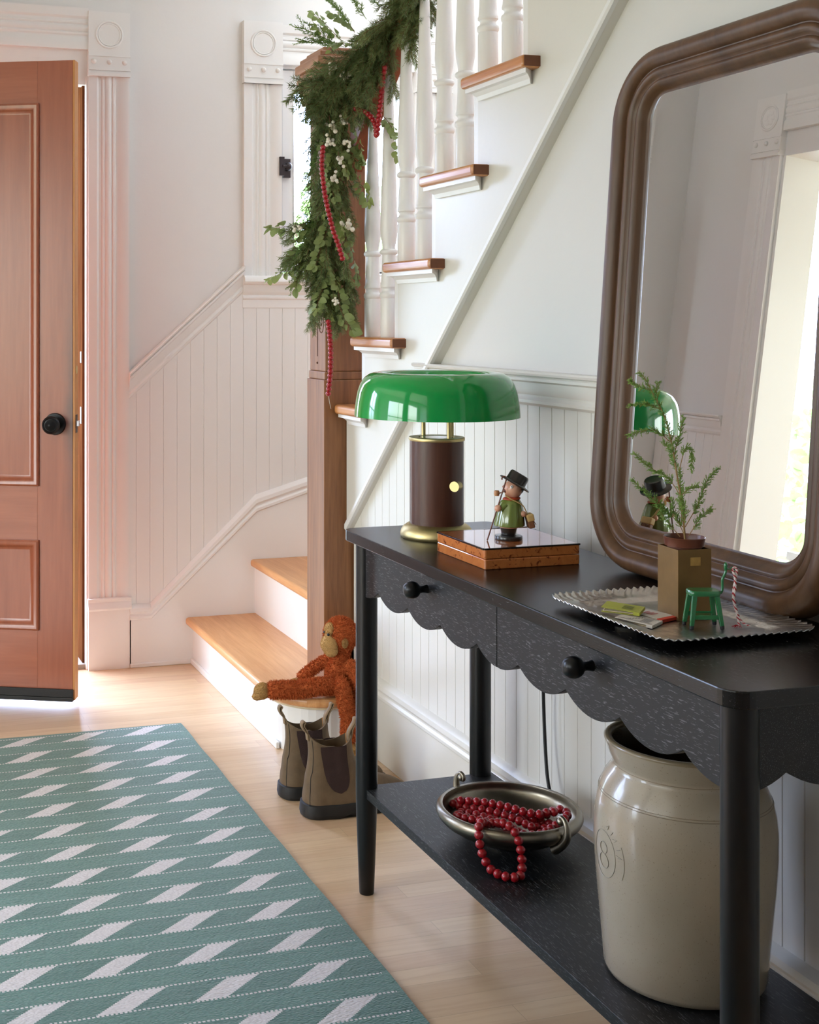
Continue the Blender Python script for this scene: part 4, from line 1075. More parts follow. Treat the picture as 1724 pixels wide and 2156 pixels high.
# ------------------------------------------------------------------ miniature green chair
CH = m_plain('green_enamel', lin(42, 116, 66), 0.25, coat=0.5)
mc = empty('miniature_chair', (1.2335, 1.6425, vz), 'tiny green metal toy chair with black feet standing on the tray', 'toy chair')
A = Vector((0.9603, -0.2792, 0)); B_ = Vector((0.2792, 0.9603, 0)); UP = Vector((0, 0, 1)); C0 = Vector((1.2335, 1.6425, vz))
def Cc(a, b, z): return C0+A*a+B_*b+UP*z
m = MB(); sq = []
for (x, y) in rrect(-0.0225, 0.0225, -0.0150, 0.0150, 0.007, 5): sq.append((x, y))
ring = len(sq); vs = [Cc(x*0.97, y*0.96, 0.0485) for x, y in sq]+[Cc(x, y, 0.0495) for x, y in sq]+[Cc(x, y, 0.0545) for x, y in sq]+[Cc(x*0.94, y*0.92, 0.0562) for x, y in sq]+[Cc(x*0.5, y*0.5, 0.0552) for x, y in sq]
m.add(vs, [tuple(range(ring-1, -1, -1)), tuple(range(4*ring, 5*ring))]+[(i*ring+j, i*ring+(j+1) % ring, (i+1)*ring+(j+1) % ring, (i+1)*ring+j) for i in range(4) for j in range(ring)])
m.build('seat', CH, mc, smooth=50)
for sa in (-1, 1):
    for sb in (-1, 1):
        t0, t1 = Cc(sa*0.0165, sb*0.0105, 0.0492), Cc(sa*0.0225, sb*0.0150, 0.0045)
        m = MB(); ax_ = A*0.0028; bx_ = B_*0.0026
        m.add([t0-ax_*1.3-bx_, t0+ax_*1.3-bx_, t0+ax_*1.3+bx_, t0-ax_*1.3+bx_, t1-ax_-bx_, t1+ax_-bx_, t1+ax_+bx_, t1-ax_+bx_], [(0, 1, 2, 3), (4, 7, 6, 5), (0, 4, 5, 1), (1, 5, 6, 2), (2, 6, 7, 3), (3, 7, 4, 0)])
        lg = m.build('leg', CH, mc, bevel=0.0006)
        m = MB(); m.tube([t1+UP*0.001, Cc(sa*0.0229, sb*0.0153, 0.0003)], [0.0034, 0.0030], 14); m.build('foot', RUBBER, lg, smooth=50)
for sb in (-1, 1):
    MB().obox(Cc(0, sb*0.0137, 0.0175), A*0.0195, B_*0.0012, UP*0.0032).build('stretcher', CH, mc, bevel=0.0004)
MB().obox(Cc(0, 0, 0.0185), A*0.0150, B_*0.0125, UP*0.0008).build('foot_plate', CH, mc)
pts = smoothpath([Cc(0.015, 0, 0.0500), Cc(0.0225, 0, 0.0495), Cc(0.0275, 0, 0.053), Cc(0.0290, 0, 0.060), Cc(0.0290, 0, 0.071), Cc(0.0318, 0, 0.0775), Cc(0.0340, 0, 0.084), Cc(0.0338, 0, 0.090)], 6)
m = MB().tube(pts, 0.0021, 10); m.build('back_post', CH, mc, smooth=60)
m = MB(); m.ball(Cc(0.0338, 0, 0.0905), 0.0068, 16, 10, 0.42, 0.42, 1.0); m.build('back_rest', CH, mc, smooth=60)
m = MB(); m.tube([Cc(0.0345, 0, 0.0885), Cc(0.0385, 0.001, 0.0865), Cc(0.0420, 0.001, 0.0868)], 0.0010, 8); m.tube([Cc(0.0448+0.0028*math.cos(a*PI/8), 0.001, 0.0868+0.0028*math.sin(a*PI/8)) for a in range(17)], 0.0009, 8, cap=False)
m.build('ring', CH, mc, smooth=60)
# twine hanging from the ring down to the tray
tw = empty('twine', tuple(Cc(0.050, 0.0, 0)), 'red and white twisted twine looped through the toy chair down onto the tray', 'twine')
cl = smoothpath([Cc(0.0440, 0.001, 0.0865), Cc(0.0475, 0.000, 0.0900), Cc(0.0500, -0.001, 0.0840), Cc(0.0480, -0.001, 0.070), Cc(0.0455, -0.001, 0.057), Cc(0.0450, -0.001, 0.043), Cc(0.0475, -0.002, 0.029), Cc(0.0510, -0.003, 0.015), Cc(0.0525, -0.004, 0.0035)], 14)
cl2 = smoothpath([Cc(0.0440, 0.0, 0.0860), Cc(0.0465, -0.003, 0.075), Cc(0.0470, -0.003, 0.060), Cc(0.0450, -0.003, 0.045), Cc(0.0480, -0.003, 0.028), Cc(0.0530, -0.003, 0.014), Cc(0.0600, -0.004, 0.006), Cc(0.0690, -0.005, 0.0030)], 14)
WTW = m_plain('white_thread', lin(230, 216, 210), 0.8); RTW = m_plain('red_thread', lin(176, 30, 40), 0.8)
for c_ in (cl, cl2):
    for ph, mt in ((0, WTW), (PI*2/3, RTW), (PI*4/3, WTW)):
        pts = []
        for i, p in enumerate(c_):
            a = ph+i*0.72; pts.append(p+A*0.0011*math.cos(a)+B_*0.0011*math.sin(a))
        MB().tube(pts, 0.0010, 6).build('strand', mt, tw, smooth=60)
m = MB()
for i in range(16): 
    p = Cc(0.0525, -0.004, 0.003); d = A*rnd.uniform(-.011, .003)+B_*rnd.uniform(-.008, .002); m.tube([p, p+d*0.5+UP*0.001, p+d-UP*0.0016], 0.0004, 4)
m.build('frayed_end', RTW, tw)

# ------------------------------------------------------------------ pewter bowl on the shelf
SZ = 0.234; bcx, bcy = 1.250, 2.258
bw = empty('pewter_bowl', (bcx, bcy, SZ), 'wide low pewter bowl with scroll handles on the console shelf', 'bowl')
bp = [(0, 0.0), (0.048, 0.0), (0.052, 0.003), (0.052, 0.006), (0.075, 0.012), (0.105, 0.024), (0.128, 0.038), (0.138, 0.048), (0.1415, 0.056), (0.1400, 0.064), (0.1345, 0.0695), (0.1285, 0.0690), (0.1275, 0.0650), (0.1295, 0.0590), (0.1270, 0.0500), (0.115, 0.0390), (0.095, 0.0280), (0.060, 0.0180), (0, 0.0150)]
MB().lathe(bp, bcx, bcy, 80, cz=SZ).build('bowl', PEWTER, bw, smooth=60)
for sgn in (1, -1):
    ax = Vector((-0.262*sgn, 0.961*sgn, 0)).normalized(); c_ = Vector((bcx, bcy, SZ))
    pts = smoothpath([c_+ax*0.120+UP*0.026, c_+ax*0.138+UP*0.040, c_+ax*0.150+UP*0.056, c_+ax*0.152+UP*0.072, c_+ax*0.147+UP*0.085, c_+ax*0.139+UP*0.091, c_+ax*0.131+UP*0.088, c_+ax*0.130+UP*0.081, c_+ax*0.136+UP*0.079], 6)
    n_ = len(pts)
    m = MB().tube(pts, [0.0105 if i < 2 else max(0.0042, 0.0105-0.00022*i) for i in range(n_)], 12, flat=1.0)
    m.ball(c_+ax*0.136+UP*0.083, 0.0078, 14, 10); 
    m.build('handle', PEWTER, bw, smooth=60)
# red wooden bead garland lying in the bowl with a loop over the rim
bg_ = empty('bead_garland', (bcx-0.05, bcy-0.04, SZ+0.02), 'red wooden bead garland heaped in the pewter bowl with a loop over its rim', 'bead garland')
BR = 0.0085
def along(pts, step):
    P_ = smoothpath(pts, 24); out = [P_[0]]; acc = 0
    for a, b in zip(P_, P_[1:]):
        d = (b-a).length; t = 0
        while acc+d-t >= step:
            t += step-acc; acc = 0; out.append(a.lerp(b, min(1, t/max(d, 1e-9))))
        acc += d-t
    return out
beadm = MB().lathe([(0, -0.0075), (0.0028, -0.0077), (0.0060, -0.0060), (0.0084, -0.0022), (0.0086, 0.0), (0.0084, 0.0022), (0.0060, 0.0060), (0.0028, 0.0077), (0, 0.0075)], 0, 0, 20)
bead0 = beadm.build('bead', REDB, None, smooth=80)
used_bead = [False]
def place_beads(root, pts, step=0.0158, scale=1.0):
    P_ = along(pts, step); res = []
    for i, p in enumerate(P_):
        o = bead0 if not used_bead[0] else bead0.copy()
        if used_bead[0]: COL.objects.link(o)
        used_bead[0] = True
        t = (P_[min(i+1, len(P_)-1)]-P_[max(i-1, 0)]).normalized()
        o.parent = root; o.location = p-Vector(root.location); o.rotation_mode = 'QUATERNION'
        o.rotation_quaternion = t.to_track_quat('Z', 'Y'); o.scale = (scale,)*3
        res.append(o)
    return P_
def bl(a, b, z): # a: image right (m), b: away from camera, relative to bowl centre
    return Vector((bcx, bcy, SZ))+A*a+B_*b+UP*z
loops = [
 [bl(-0.085,0.050,0.060), bl(-0.040,0.035,0.062), bl(0.000,0.012,0.062), bl(0.030,-0.010,0.060), bl(0.055,-0.020,0.060), bl(0.080,-0.012,0.062), bl(0.095,-0.025,0.060)],
 [bl(-0.090,0.020,0.048), bl(-0.060,0.000,0.050), bl(-0.030,-0.030,0.048), bl(-0.005,-0.060,0.048)],
 [bl(-0.020,-0.072,0.048), bl(0.016,-0.085,0.046), bl(0.045,-0.080,0.046), bl(0.070,-0.060,0.050), bl(0.100,-0.035,0.056), bl(0.112,-0.008,0.058), bl(0.098,0.010,0.058), bl(0.070,0.000,0.050), bl(0.045,-0.008,0.046), bl(0.018,0.020,0.040), bl(-0.010,0.052,0.042), bl(-0.045,0.080,0.046), bl(-0.075,0.078,0.048), bl(-0.098,0.062,0.050), bl(-0.080,0.040,0.050), bl(-0.045,0.022,0.052), bl(-0.010,0.000,0.050), bl(0.020,-0.028,0.047), bl(0.035,-0.052,0.046)],
 [bl(-0.060,-0.020,0.045), bl(-0.070,0.030,0.040), bl(-0.040,0.012,0.042), bl(-0.020,-0.020,0.042), bl(0.000,-0.050,0.042), bl(0.010,-0.070,0.040)],
 [bl(0.060,-0.040,0.040), bl(0.040,-0.020,0.036), bl(0.060,0.000,0.036), bl(0.085,-0.020,0.040)],
]
rim_loop = [bl(-0.084,-0.010,0.050), bl(-0.098,0.000,0.052), bl(-0.104,-0.020,0.056), bl(-0.092,-0.042,0.060), bl(-0.070,-0.060,0.063), bl(-0.050,-0.085,0.068), bl(-0.032,-0.115,0.079), bl(-0.020,-0.135,0.072), bl(-0.014,-0.146,0.056), bl(-0.012,-0.152,0.040), bl(-0.012,-0.160,0.023), bl(-0.018,-0.176,0.0095), bl(-0.034,-0.186,0.0090), bl(-0.052,-0.180,0.0095), bl(-0.068,-0.163,0.012), bl(-0.078,-0.150,0.025), bl(-0.084,-0.143,0.042), bl(-0.086,-0.136,0.060), bl(-0.083,-0.120,0.077), bl(-0.070,-0.098,0.074), bl(-0.055,-0.078,0.060)]
cnt = []
for lp_ in loops: cnt += place_beads(bg_, lp_)
cnt += place_beads(bg_, rim_loop)
MB().tube(smoothpath(rim_loop, 6), 0.0007, 5).build('string', STRING, bg_)

# ------------------------------------------------------------------ stoneware crock
jx, jy = 1.263, 1.728
ck = empty('stoneware_crock', (jx, jy, SZ), 'large beige salt glazed stoneware crock with an oval 8 stamp on the shelf', 'crock')
cpf = [(0, 0.0), (0.112, 0.0), (0.1185, 0.004), (0.1215, 0.012), (0.1245, 0.05), (0.1290, 0.10), (0.1335, 0.150), (0.1365, 0.200), (0.1365, 0.235), (0.1340, 0.262), (0.1290, 0.284), (0.1275, 0.288), (0.1200, 0.305), (0.1105, 0.318), (0.1070, 0.324), (0.1085, 0.330), (0.1125, 0.338), (0.1160, 0.348), (0.1185, 0.356), (0.1205, 0.361)]
def crock_r(z):
    for (r0, z0), (r1, z1) in zip(cpf, cpf[1:]):
        if z0 <= z <= z1 and z1 > z0: return r0+(r1-r0)*(z-z0)/(z1-z0)
    return 0.12
MB().lathe(cpf, jx, jy, 96, cz=SZ).build('body', CROCK, ck, smooth=60)
MB().lathe([(0.1205, 0.3605), (0.1208, 0.3635), (0.1180, 0.3660), (0.1120, 0.3660), (0.1085, 0.3630), (0.1085, 0.356), (0.1205, 0.3605)], jx, jy, 96, cz=SZ).build('rim', CROCKRIM, ck, smooth=60)
MB().lathe([(0.1086, 0.358), (0.1000, 0.335), (0.0975, 0.322), (0.105, 0.305), (0.124, 0.25), (0.126, 0.18), (0.112, 0.012), (0, 0.012)], jx, jy, 64, cz=SZ).build('inside', CROCKIN, ck, smooth=60)
lnm = m_plain('incised_ring', lin(140, 122, 98), 0.4)
m = MB()
for z in (0.283, 0.2865, 0.325): 
    r = crock_r(z)
    m.tube([(jx+(r+0.0001)*math.cos(2*PI*i/96), jy+(r+0.0001)*math.sin(2*PI*i/96), SZ+z) for i in range(97)], 0.0005, 5, cap=False)
m.build('groove', lnm, ck, smooth=60)
# stamp: a figure 8 within an oval, thin lines following the curved wall
stm = m_plain('blue_grey_stamp', lin(150, 142, 126), 0.45)
a0 = math.atan2(0.09, -0.996)
def on_jar(du, z):
    r = crock_r(z)+0.0004; a = a0+du/0.135
    return (jx+r*math.cos(a), jy+r*math.sin(a), SZ+z)
m = MB()
def ovl(cu, cz_, ru, rz, n_=40, a1=0, a2=2*PI, th=0.00032):
    m.tube([on_jar(cu+ru*math.cos(a1+(a2-a1)*i/n_), cz_+rz*math.sin(a1+(a2-a1)*i/n_)) for i in range(n_+1)], th, 5, cap=False)
SZC = 0.197
ovl(0, SZC, 0.030, 0.036)
ovl(0, SZC+0.0095, 0.0100, 0.0088, th=0.0006); ovl(0, SZC-0.0105, 0.0125, 0.0112, th=0.0006)
ovl(0, SZC, 0.048, 0.052, a1=-0.5, a2=0.5)
for i, a in enumerate((0.15, 0.42, 0.70, 0.98, 1.25)):
    for q in (0.0385, 0.0405, 0.0425):
        pass
    p1 = (0.036*math.cos(a), 0.043*math.sin(a)); p2 = (0.044*math.cos(a), 0.050*math.sin(a))
    m.tube([on_jar(p1[0], SZC+p1[1]), on_jar(p2[0], SZC+p2[1])], 0.0004, 5)
    if i % 2 == 0: m.tube([on_jar(p2[0], SZC+p2[1]), on_jar(p1[0]-0.004, SZC+p1[1]+0.003)], 0.0004, 5)
m.build('stamp', stm, ck)
# ------------------------------------------------------------------ rug
m = MB(); nx_, ny_ = 40, 120; vs = []
X0, X1, Y0, Y1 = 0.05, 0.998, 1.00, 3.850
for j in range(ny_+1):
    for i in range(nx_+1):
        u, v = i/nx_, j/ny_
        edge = 0.0012*math.sin(v*60)*(u > 0.99)
        x = X0+(X1-X0)*u+edge; y = Y0+(Y1-Y0)*v + (0.012*(1-u) if v > 0.99 else 0)
        hgt = 0.0065+0.0022*mnoise.noise(Vector((x*3, y*9, 0)))*min(1, (1-u)*12+0.15)
        vs.append((x, y, max(0.004, hgt)))
rw = nx_+1
fs = [(j*rw+i, j*rw+i+1, (j+1)*rw+i+1, (j+1)*rw+i) for j in range(ny_) for i in range(nx_)]
bd = [i for i in range(rw)]+[j*rw+nx_ for j in range(1, ny_+1)]+[ny_*rw+i for i in range(nx_-1, -1, -1)]+[j*rw for j in range(ny_-1, 0, -1)]
nb0 = len(vs); vs += [(vs[i][0], vs[i][1], 0.0005) for i in bd]
fs += [(bd[i], nb0+i, nb0+(i+1) % len(bd), bd[(i+1) % len(bd)]) for i in range(len(bd))]
m.add(vs, fs)
rug = tag(m.build('rug', RUG, smooth=60), 'teal green flatweave runner rug with white slanted bars on the wooden floor', 'rug')

# ------------------------------------------------------------------ boots
def slice_at(z):
    T = [(0.000, -0.004, 0.288, 0.046), (0.030, -0.004, 0.286, 0.047), (0.045, -0.004, 0.282, 0.047), (0.058, -0.003, 0.272, 0.045), (0.070, -0.001, 0.252, 0.042), (0.080, 0.000, 0.225, 0.039), (0.090, 0.001, 0.192, 0.037),
         (0.100, 0.002, 0.168, 0.036), (0.112, 0.004, 0.150, 0.035), (0.128, 0.007, 0.138, 0.034), (0.150, 0.010, 0.130, 0.033), (0.170, 0.010, 0.126, 0.034), (0.195, 0.007, 0.124, 0.035)]
    for a, b in zip(T, T[1:]):
        if a[0] <= z <= b[0]:
            t = (z-a[0])/(b[0]-a[0]); return [a[i]+(b[i]-a[i])*t for i in (1, 2, 3)]
    return list(T[-1][1:])
def bpt(a, z, off=0.0):
    x0, x1, w_ = slice_at(z); cx_ = x0+0.045 if z < 0.11 else (x0+x1)/2
    ca, sa = math.cos(a), math.sin(a)
    hl_b, hl_f = (cx_-x0)+off, (x1-cx_)+off
    e_ = 0.85
    X_ = cx_+(hl_f if ca > 0 else hl_b)*math.copysign(abs(ca)**e_, ca)
    wid = (w_+off)*(1.0 if ca > 0 else 0.90)
    if ca > 0 and z < 0.11: wid *= (1+0.06*math.sin(PI*min(1, ca)))
    return (X_, wid*math.copysign(abs(sa)**e_, sa), z)
def ztop(a): return 0.174+0.024*abs(math.cos(a))**2.2+(0.004 if math.cos(a) < 0 else 0)
def make_boot(label):
    root = empty('boot', (0, 0, 0), label, 'boot', 'pair of brown elastic sided boots')
    m = MB(); seg = 64; zs = [0.026, 0.035, 0.045, 0.055, 0.065, 0.073, 0.080, 0.087, 0.094, 0.102, 0.112, 0.124, 0.138, 0.152, 0.166, 1.0]
    vs = []
    for z in zs:
        for k_ in range(seg):
            a = 2*PI*k_/seg; zz = ztop(a) if z == 1.0 else z
            vs.append(bpt(a, zz))
    n1 = len(zs)
    for z in (1.0, 0.15, 0.10, 0.06):
        for k_ in range(seg):
            a = 2*PI*k_/seg; zz = ztop(a) if z == 1.0 else z
            vs.append(bpt(a, zz, -0.0035))
    rws = n1+4
    m.add(vs, [(i*seg+k_, i*seg+(k_+1) % seg, (i+1)*seg+(k_+1) % seg, (i+1)*seg+k_) for i in range(rws-1) for k_ in range(seg)])
    m.build('upper', LEATHER, root, smooth=70)
    # lining patch at the back inside
    # rubber sole with a heel
    m = MB(); vs = []
    for z, off in ((0.0, 0.001), (0.003, 0.005), (0.012, 0.007), (0.024, 0.006), (0.034, 0.005), (0.036, 0.001)):
        for k_ in range(seg):
            x, y, _ = bpt(2*PI*k_/seg, 0.02, off)
            zz = z
            if z < 0.004 and 0.085 < x < 0.125: zz = z+0.008
            if z < 0.004 and x > 0.25: zz = z+0.004*(x-0.25)/0.04
            vs.append((x, y, zz))
    m.add(vs, [(i*seg+k_, i*seg+(k_+1) % seg, (i+1)*seg+(k_+1) % seg, (i+1)*seg+k_) for i in range(5) for k_ in range(seg)]+[tuple(range(seg-1, -1, -1)), tuple(range(5*seg, 6*seg))])
    m.build('sole', RUBBER, root, smooth=40)
    for sd in (1, -1):
        m = MB(); rows = 18; cols = 12; vs = []
        for i in range(rows+1):
            t = i/rows; z_ = 0.062+(0.172-0.062)*t
            hw = 0.030*min(1.0, (1-(1-min(1, t*2.6))**2)**0.5)+0.004*t; xc = 0.080-0.014*t
            for j in range(cols+1):
                x = xc+hw*(-1+2*j/cols)
                z = z_ if i < rows else z_+0.006
                x0, x1, w_ = slice_at(z); c_ = x0+0.045 if z < 0.11 else (x0+x1)/2
                hl = (x1-c_) if x > c_ else (c_-x0)
                ca = math.copysign(min(0.98, abs(x-c_)/hl)**(1/0.85), x-c_)
                vs.append(bpt(sd*math.acos(ca), z, 0.0012))
        m.add(vs, [(i*(cols+1)+j, i*(cols+1)+j+1, (i+1)*(cols+1)+j+1, (i+1)*(cols+1)+j) for i in range(rows) for j in range(cols)])
        m.build('elastic_gore', ELAST, root, smooth=80)
    for aa, dx in ((PI, -0.012), (0, 0.014)):
        b_ = Vector(bpt(aa, ztop(aa)-0.012)); sg = -1 if aa else 1
        q_ = [(-0.0005, 0.0), (0.002*sg, 0.012), (dx*0.35, 0.024), (dx, 0.038), (dx+0.003, 0.046), (dx+0.001, 0.049), (dx-0.0035, 0.047), (dx-0.005, 0.038), (dx*0.35-0.005, 0.024), (-0.004*sg-0.002, 0.012), (-0.005*sg-0.001, -0.010)]
        pts = smoothpath([b_+Vector((a_, 0, c_)) for a_, c_ in q_], 4)
        m = MB(); vs = []
        for p in pts: vs += [p+Vector((0, -0.0085, 0)), p+Vector((0, 0.0085, 0))]
        m.add(vs, [(2*i, 2*i+1, 2*i+3, 2*i+2) for i in range(len(pts)-1)])
        o = m.build('pull_tab', TABM, root, smooth=80); so = o.modifiers.new('s', 'SOLIDIFY'); so.thickness = 0.0030; so.offset = 0
    m = MB(); vs = []
    for i in range(7):
        for j in range(7):
            a = (-1+2*j/6)*0.42; z = 0.150+(ztop(a)-0.150)*i/6; vs.append(bpt(a, z, -0.0042))
    m.add(vs, [(i*7+j, i*7+j+1, (i+1)*7+j+1, (i+1)*7+j) for i in range(6) for j in range(6)]); m.build('lining', LINING, root, smooth=80)
    # heel seam
    m = MB()
    for sg in (1, -1):
        pts = [bpt(PI+sg*0.62*(1-0.25*i/14), 0.036+(ztop(PI+sg*0.5)-0.002-0.036)*i/14, 0.0003) for i in range(15)]
        m.tube(pts, 0.0008, 5)
    m.build('seam', RUBBER, root)
    return root
b1 = make_boot('nearer worn brown ankle boot with dark elastic side beside the table leg')
b1.location = (1.118, 3.060, 0); b1.rotation_euler = (0, 0, R(1.5))
b2 = make_boot('farther worn brown ankle boot standing nearest the first stair')
b2.location = (1.105, 3.200, 0); b2.rotation_euler = (0, 0, R(-1.0))
b2['label'] = 'worn brown ankle boot behind the other, its heel closer to the bottom stair'
b1['label'] = 'worn brown ankle boot in front, partly behind the black table leg'

# ------------------------------------------------------------------ plush monkey on the first step
mk = empty('plush_monkey', (1.372, 3.482, 0.171), 'rust orange plush monkey sitting on the end of the first stair', 'soft toy')
rf = random.Random(11)
def fuse(build_fn, voxel):
    m = MB(); build_fn(m)
    o = m.build('tmp', FUR, None)
    md = o.modifiers.new('r', 'REMESH'); md.mode = 'VOXEL'; md.voxel_size = voxel
    sm = o.modifiers.new('s', 'SMOOTH'); sm.iterations = 6
    dg = bpy.context.evaluated_depsgraph_get(); me = bpy.data.meshes.new_from_object(o.evaluated_get(dg))
    bpy.data.objects.remove(o); return me
def furry(me, name, parent, nblade, length, mat, down=0.35):
    tris = []; me.calc_loop_triangles()
    areas = []; tot = 0
    for t in me.loop_triangles: tot += t.area; areas.append(tot)
    import bisect
    m = MB(); m.add([v.co for v in me.vertices], [tuple(p.vertices) for p in me.polygons])
    for _ in range(nblade):
        t = me.loop_triangles[bisect.bisect_left(areas, rf.random()*tot) if tot else 0]
        a, b, c = (me.vertices[i].co for i in t.vertices); u, v = rf.random(), rf.random()
        if u+v > 1: u, v = 1-u, 1-v
        p = a+(b-a)*u+(c-a)*v; n_ = t.normal
        d = (n_+Vector((rf.uniform(-1, 1), rf.uniform(-1, 1), rf.uniform(-1, 1)-down))*0.62).normalized()
        w_ = d.cross(Vector((rf.uniform(-1, 1), rf.uniform(-1, 1), rf.uniform(-1, 1)))).normalized()*0.0010
        l = length*rf.uniform(0.5, 1.1)
        m.add([p-w_, p+w_, p+d*l], [(0, 1, 2)])
    return m.build(name, mat, parent, smooth=179)
def V3(t): return Vector(t)
HEAD = Vector((1.385, 3.490, 0.338))
def body(m):
    m.ball((1.380, 3.487, 0.226), 0.040, 20, 14, 1.0, 0.95, 1.30)         # torso
    m.ball((1.378, 3.485, 0.202), 0.043, 20, 14, 1.0, 0.95, 0.85)
    m.ball(HEAD, 0.049, 24, 18, 1.0, 0.95, 1.06)
    m.tube([(1.383, 3.487, 0.26), (1.385, 3.489, 0.31)], 0.026, 14)
    # stretched leg to the left, hanging leg in front, arms
    m.tube(smoothpath([(1.352, 3.452, 0.202), (1.305, 3.445, 0.207), (1.250, 3.455, 0.200), (1.195, 3.470, 0.199), (1.160, 3.478, 0.198)], 5), [0.024+0.0008*0]*21, 14)
    m.tube(smoothpath([(1.366, 3.452, 0.212), (1.362, 3.420, 0.205), (1.364, 3.402, 0.170), (1.372, 3.396, 0.120), (1.374, 3.395, 0.060)], 5), [0.021]*16+[0.023]*5, 14)
    m.tube(smoothpath([(1.366, 3.520, 0.262), (1.340, 3.528, 0.250), (1.305, 3.535, 0.226), (1.275, 3.535, 0.205)], 5), 0.0165, 12)
    m.tube(smoothpath([(1.392, 3.452, 0.262), (1.404, 3.436, 0.248), (1.413, 3.424, 0.215), (1.416, 3.418, 0.180), (1.412, 3.412, 0.145)], 5), 0.0195, 12)
me = fuse(body, 0.0055)
bd_ = furry(me, 'body', mk, 30000, 0.0085, FUR)
def felt(name, fn, vox=0.004, n=2500, ln=0.0022):
    return furry(fuse(fn, vox), name, mk, n, ln, TANFELT)
felt('muzzle', lambda m: (m.ball((1.345, 3.474, 0.318), 0.027, 18, 14, 1.0, 1.0, 1.05), m.ball((1.348, 3.470, 0.300), 0.021, 16, 12, 1.0, 1.0, 0.9)))
felt('face_patch', lambda m: (m.ball((1.350, 3.484, 0.352), 0.024, 18, 14, 0.7, 1.0, 1.1)))
felt('ear', lambda m: (m.ball((1.380, 3.443, 0.325), 0.0125, 14, 10, 0.8, 0.6, 1.25)))
felt('ear', lambda m: (m.ball((1.398, 3.534, 0.325), 0.0125, 14, 10, 0.8, 0.6, 1.25)))
felt('foot', lambda m: (m.ball((1.142, 3.482, 0.196), 0.025, 16, 12, 1.05, 0.6, 1.0), m.ball((1.128, 3.484, 0.182), 0.015, 12, 10, 1.1, .6, .9)))
felt('foot', lambda m: (m.ball((1.376, 3.391, 0.040), 0.022, 16, 12, 0.9, 1.0, 0.9), m.ball((1.370, 3.380, 0.028), 0.018, 12, 10)))
felt('hand', lambda m: (m.ball((1.413, 3.410, 0.126), 0.019, 16, 12, 0.9, 0.8, 1.15)))
felt('hand', lambda m: (m.ball((1.262, 3.535, 0.192), 0.019, 16, 12, 1.2, 0.8, 0.9)))
for p in ((1.3335, 3.455, 0.350), (1.334, 3.487, 0.350)):
    MB().ball(p, 0.0042, 12, 8).build('eye', BLACKM, mk, smooth=80)

# ------------------------------------------------------------------ garland on the rail and newel post
gl = empty('garland', (1.38, 3.5, 1.6), 'evergreen garland of spruce, snowberry and cedar draped down the handrail and newel post', 'garland')
rg = random.Random(3)
def spruce_mesh(seed, L_=0.20, side=9):
    r = random.Random(seed); m = MB()
    def twig(p0, d, l, droop, up):
        n_ = max(4, int(l/0.012)); pts = [p0]; dd = d.copy()
        for i in range(n_):
            dd = (dd+Vector((0, 0, -droop))).normalized(); pts.append(pts[-1]+dd*(l/n_))
        m.cur = 1; m.tube(pts, [0.0014*(1-0.6*i/n_) for i in range(n_+1)], 5, cap=False); m.cur = 0
        cnt = int(l/0.00095)
        for i in range(cnt):
            t = i/cnt*n_; k_ = min(int(t), n_-1); p = pts[k_].lerp(pts[k_+1], t-k_); ax = (pts[k_+1]-pts[k_]).normalized()
            a = r.uniform(0, 2*PI); rv = Vector((r.uniform(-1, 1), r.uniform(-1, 1), r.uniform(-1, 1))); s1 = ax.cross(rv)
            if s1.length < 1e-3: continue
            s1.normalize(); nd = (ax*r.uniform(0.55, 1.1)+s1*r.uniform(0.5, 0.95)).normalized()
            ln = r.uniform(0.015, 0.025)*(0.75 if i > cnt*0.93 else 1)
            wv = nd.cross(s1.cross(ax)).normalized()*0.00075
            mid = p+nd*ln*0.55+ax*0.0006; m.add([p-wv, p+wv, mid+wv, p+nd*ln+ax*0.0015, mid-wv], [(0, 1, 2, 4), (4, 2, 3)])
    X_ = Vector((1, 0, 0))
    twig(Vector((0, 0, 0)), X_, L_, 0.02, 0)
    for i in range(side):
        t = 0.10+0.72*i/side; s_ = 1 if i % 2 else -1
        d = Vector((math.cos(R(38+r.uniform(-8, 8))), s_*math.sin(R(38+r.uniform(-8, 8))), r.uniform(-.25, .25))).normalized()
        twig(Vector((L_*t, 0, -0.004*t)), d, L_*(0.50*(1-t)+0.16)*r.uniform(.8, 1.15), 0.02, 0)
    me_o = m.build('spruce_branch', [SPRUCE, BARK], gl); COL.objects.unlink(me_o); return me_o
def leaf(m, p, d, n_, l, r, cup=0.25):
    d = d.normalized(); s1 = d.cross(n_).normalized(); nn = s1.cross(d).normalized(); rows = 5; vs = []
    for i in range(rows+1):
        t = i/rows; w_ = l*0.42*math.sin(PI*min(1, t*0.94+0.03))**0.75
        c_ = p+d*(l*t)-nn*(l*0.22*t*t)
        vs += [c_-s1*w_+nn*w_*cup, c_, c_+s1*w_+nn*w_*cup]
    m.add(vs, [(3*i+j, 3*i+j+1, 3*i+j+4, 3*i+j+3) for i in range(rows) for j in (0, 1)])
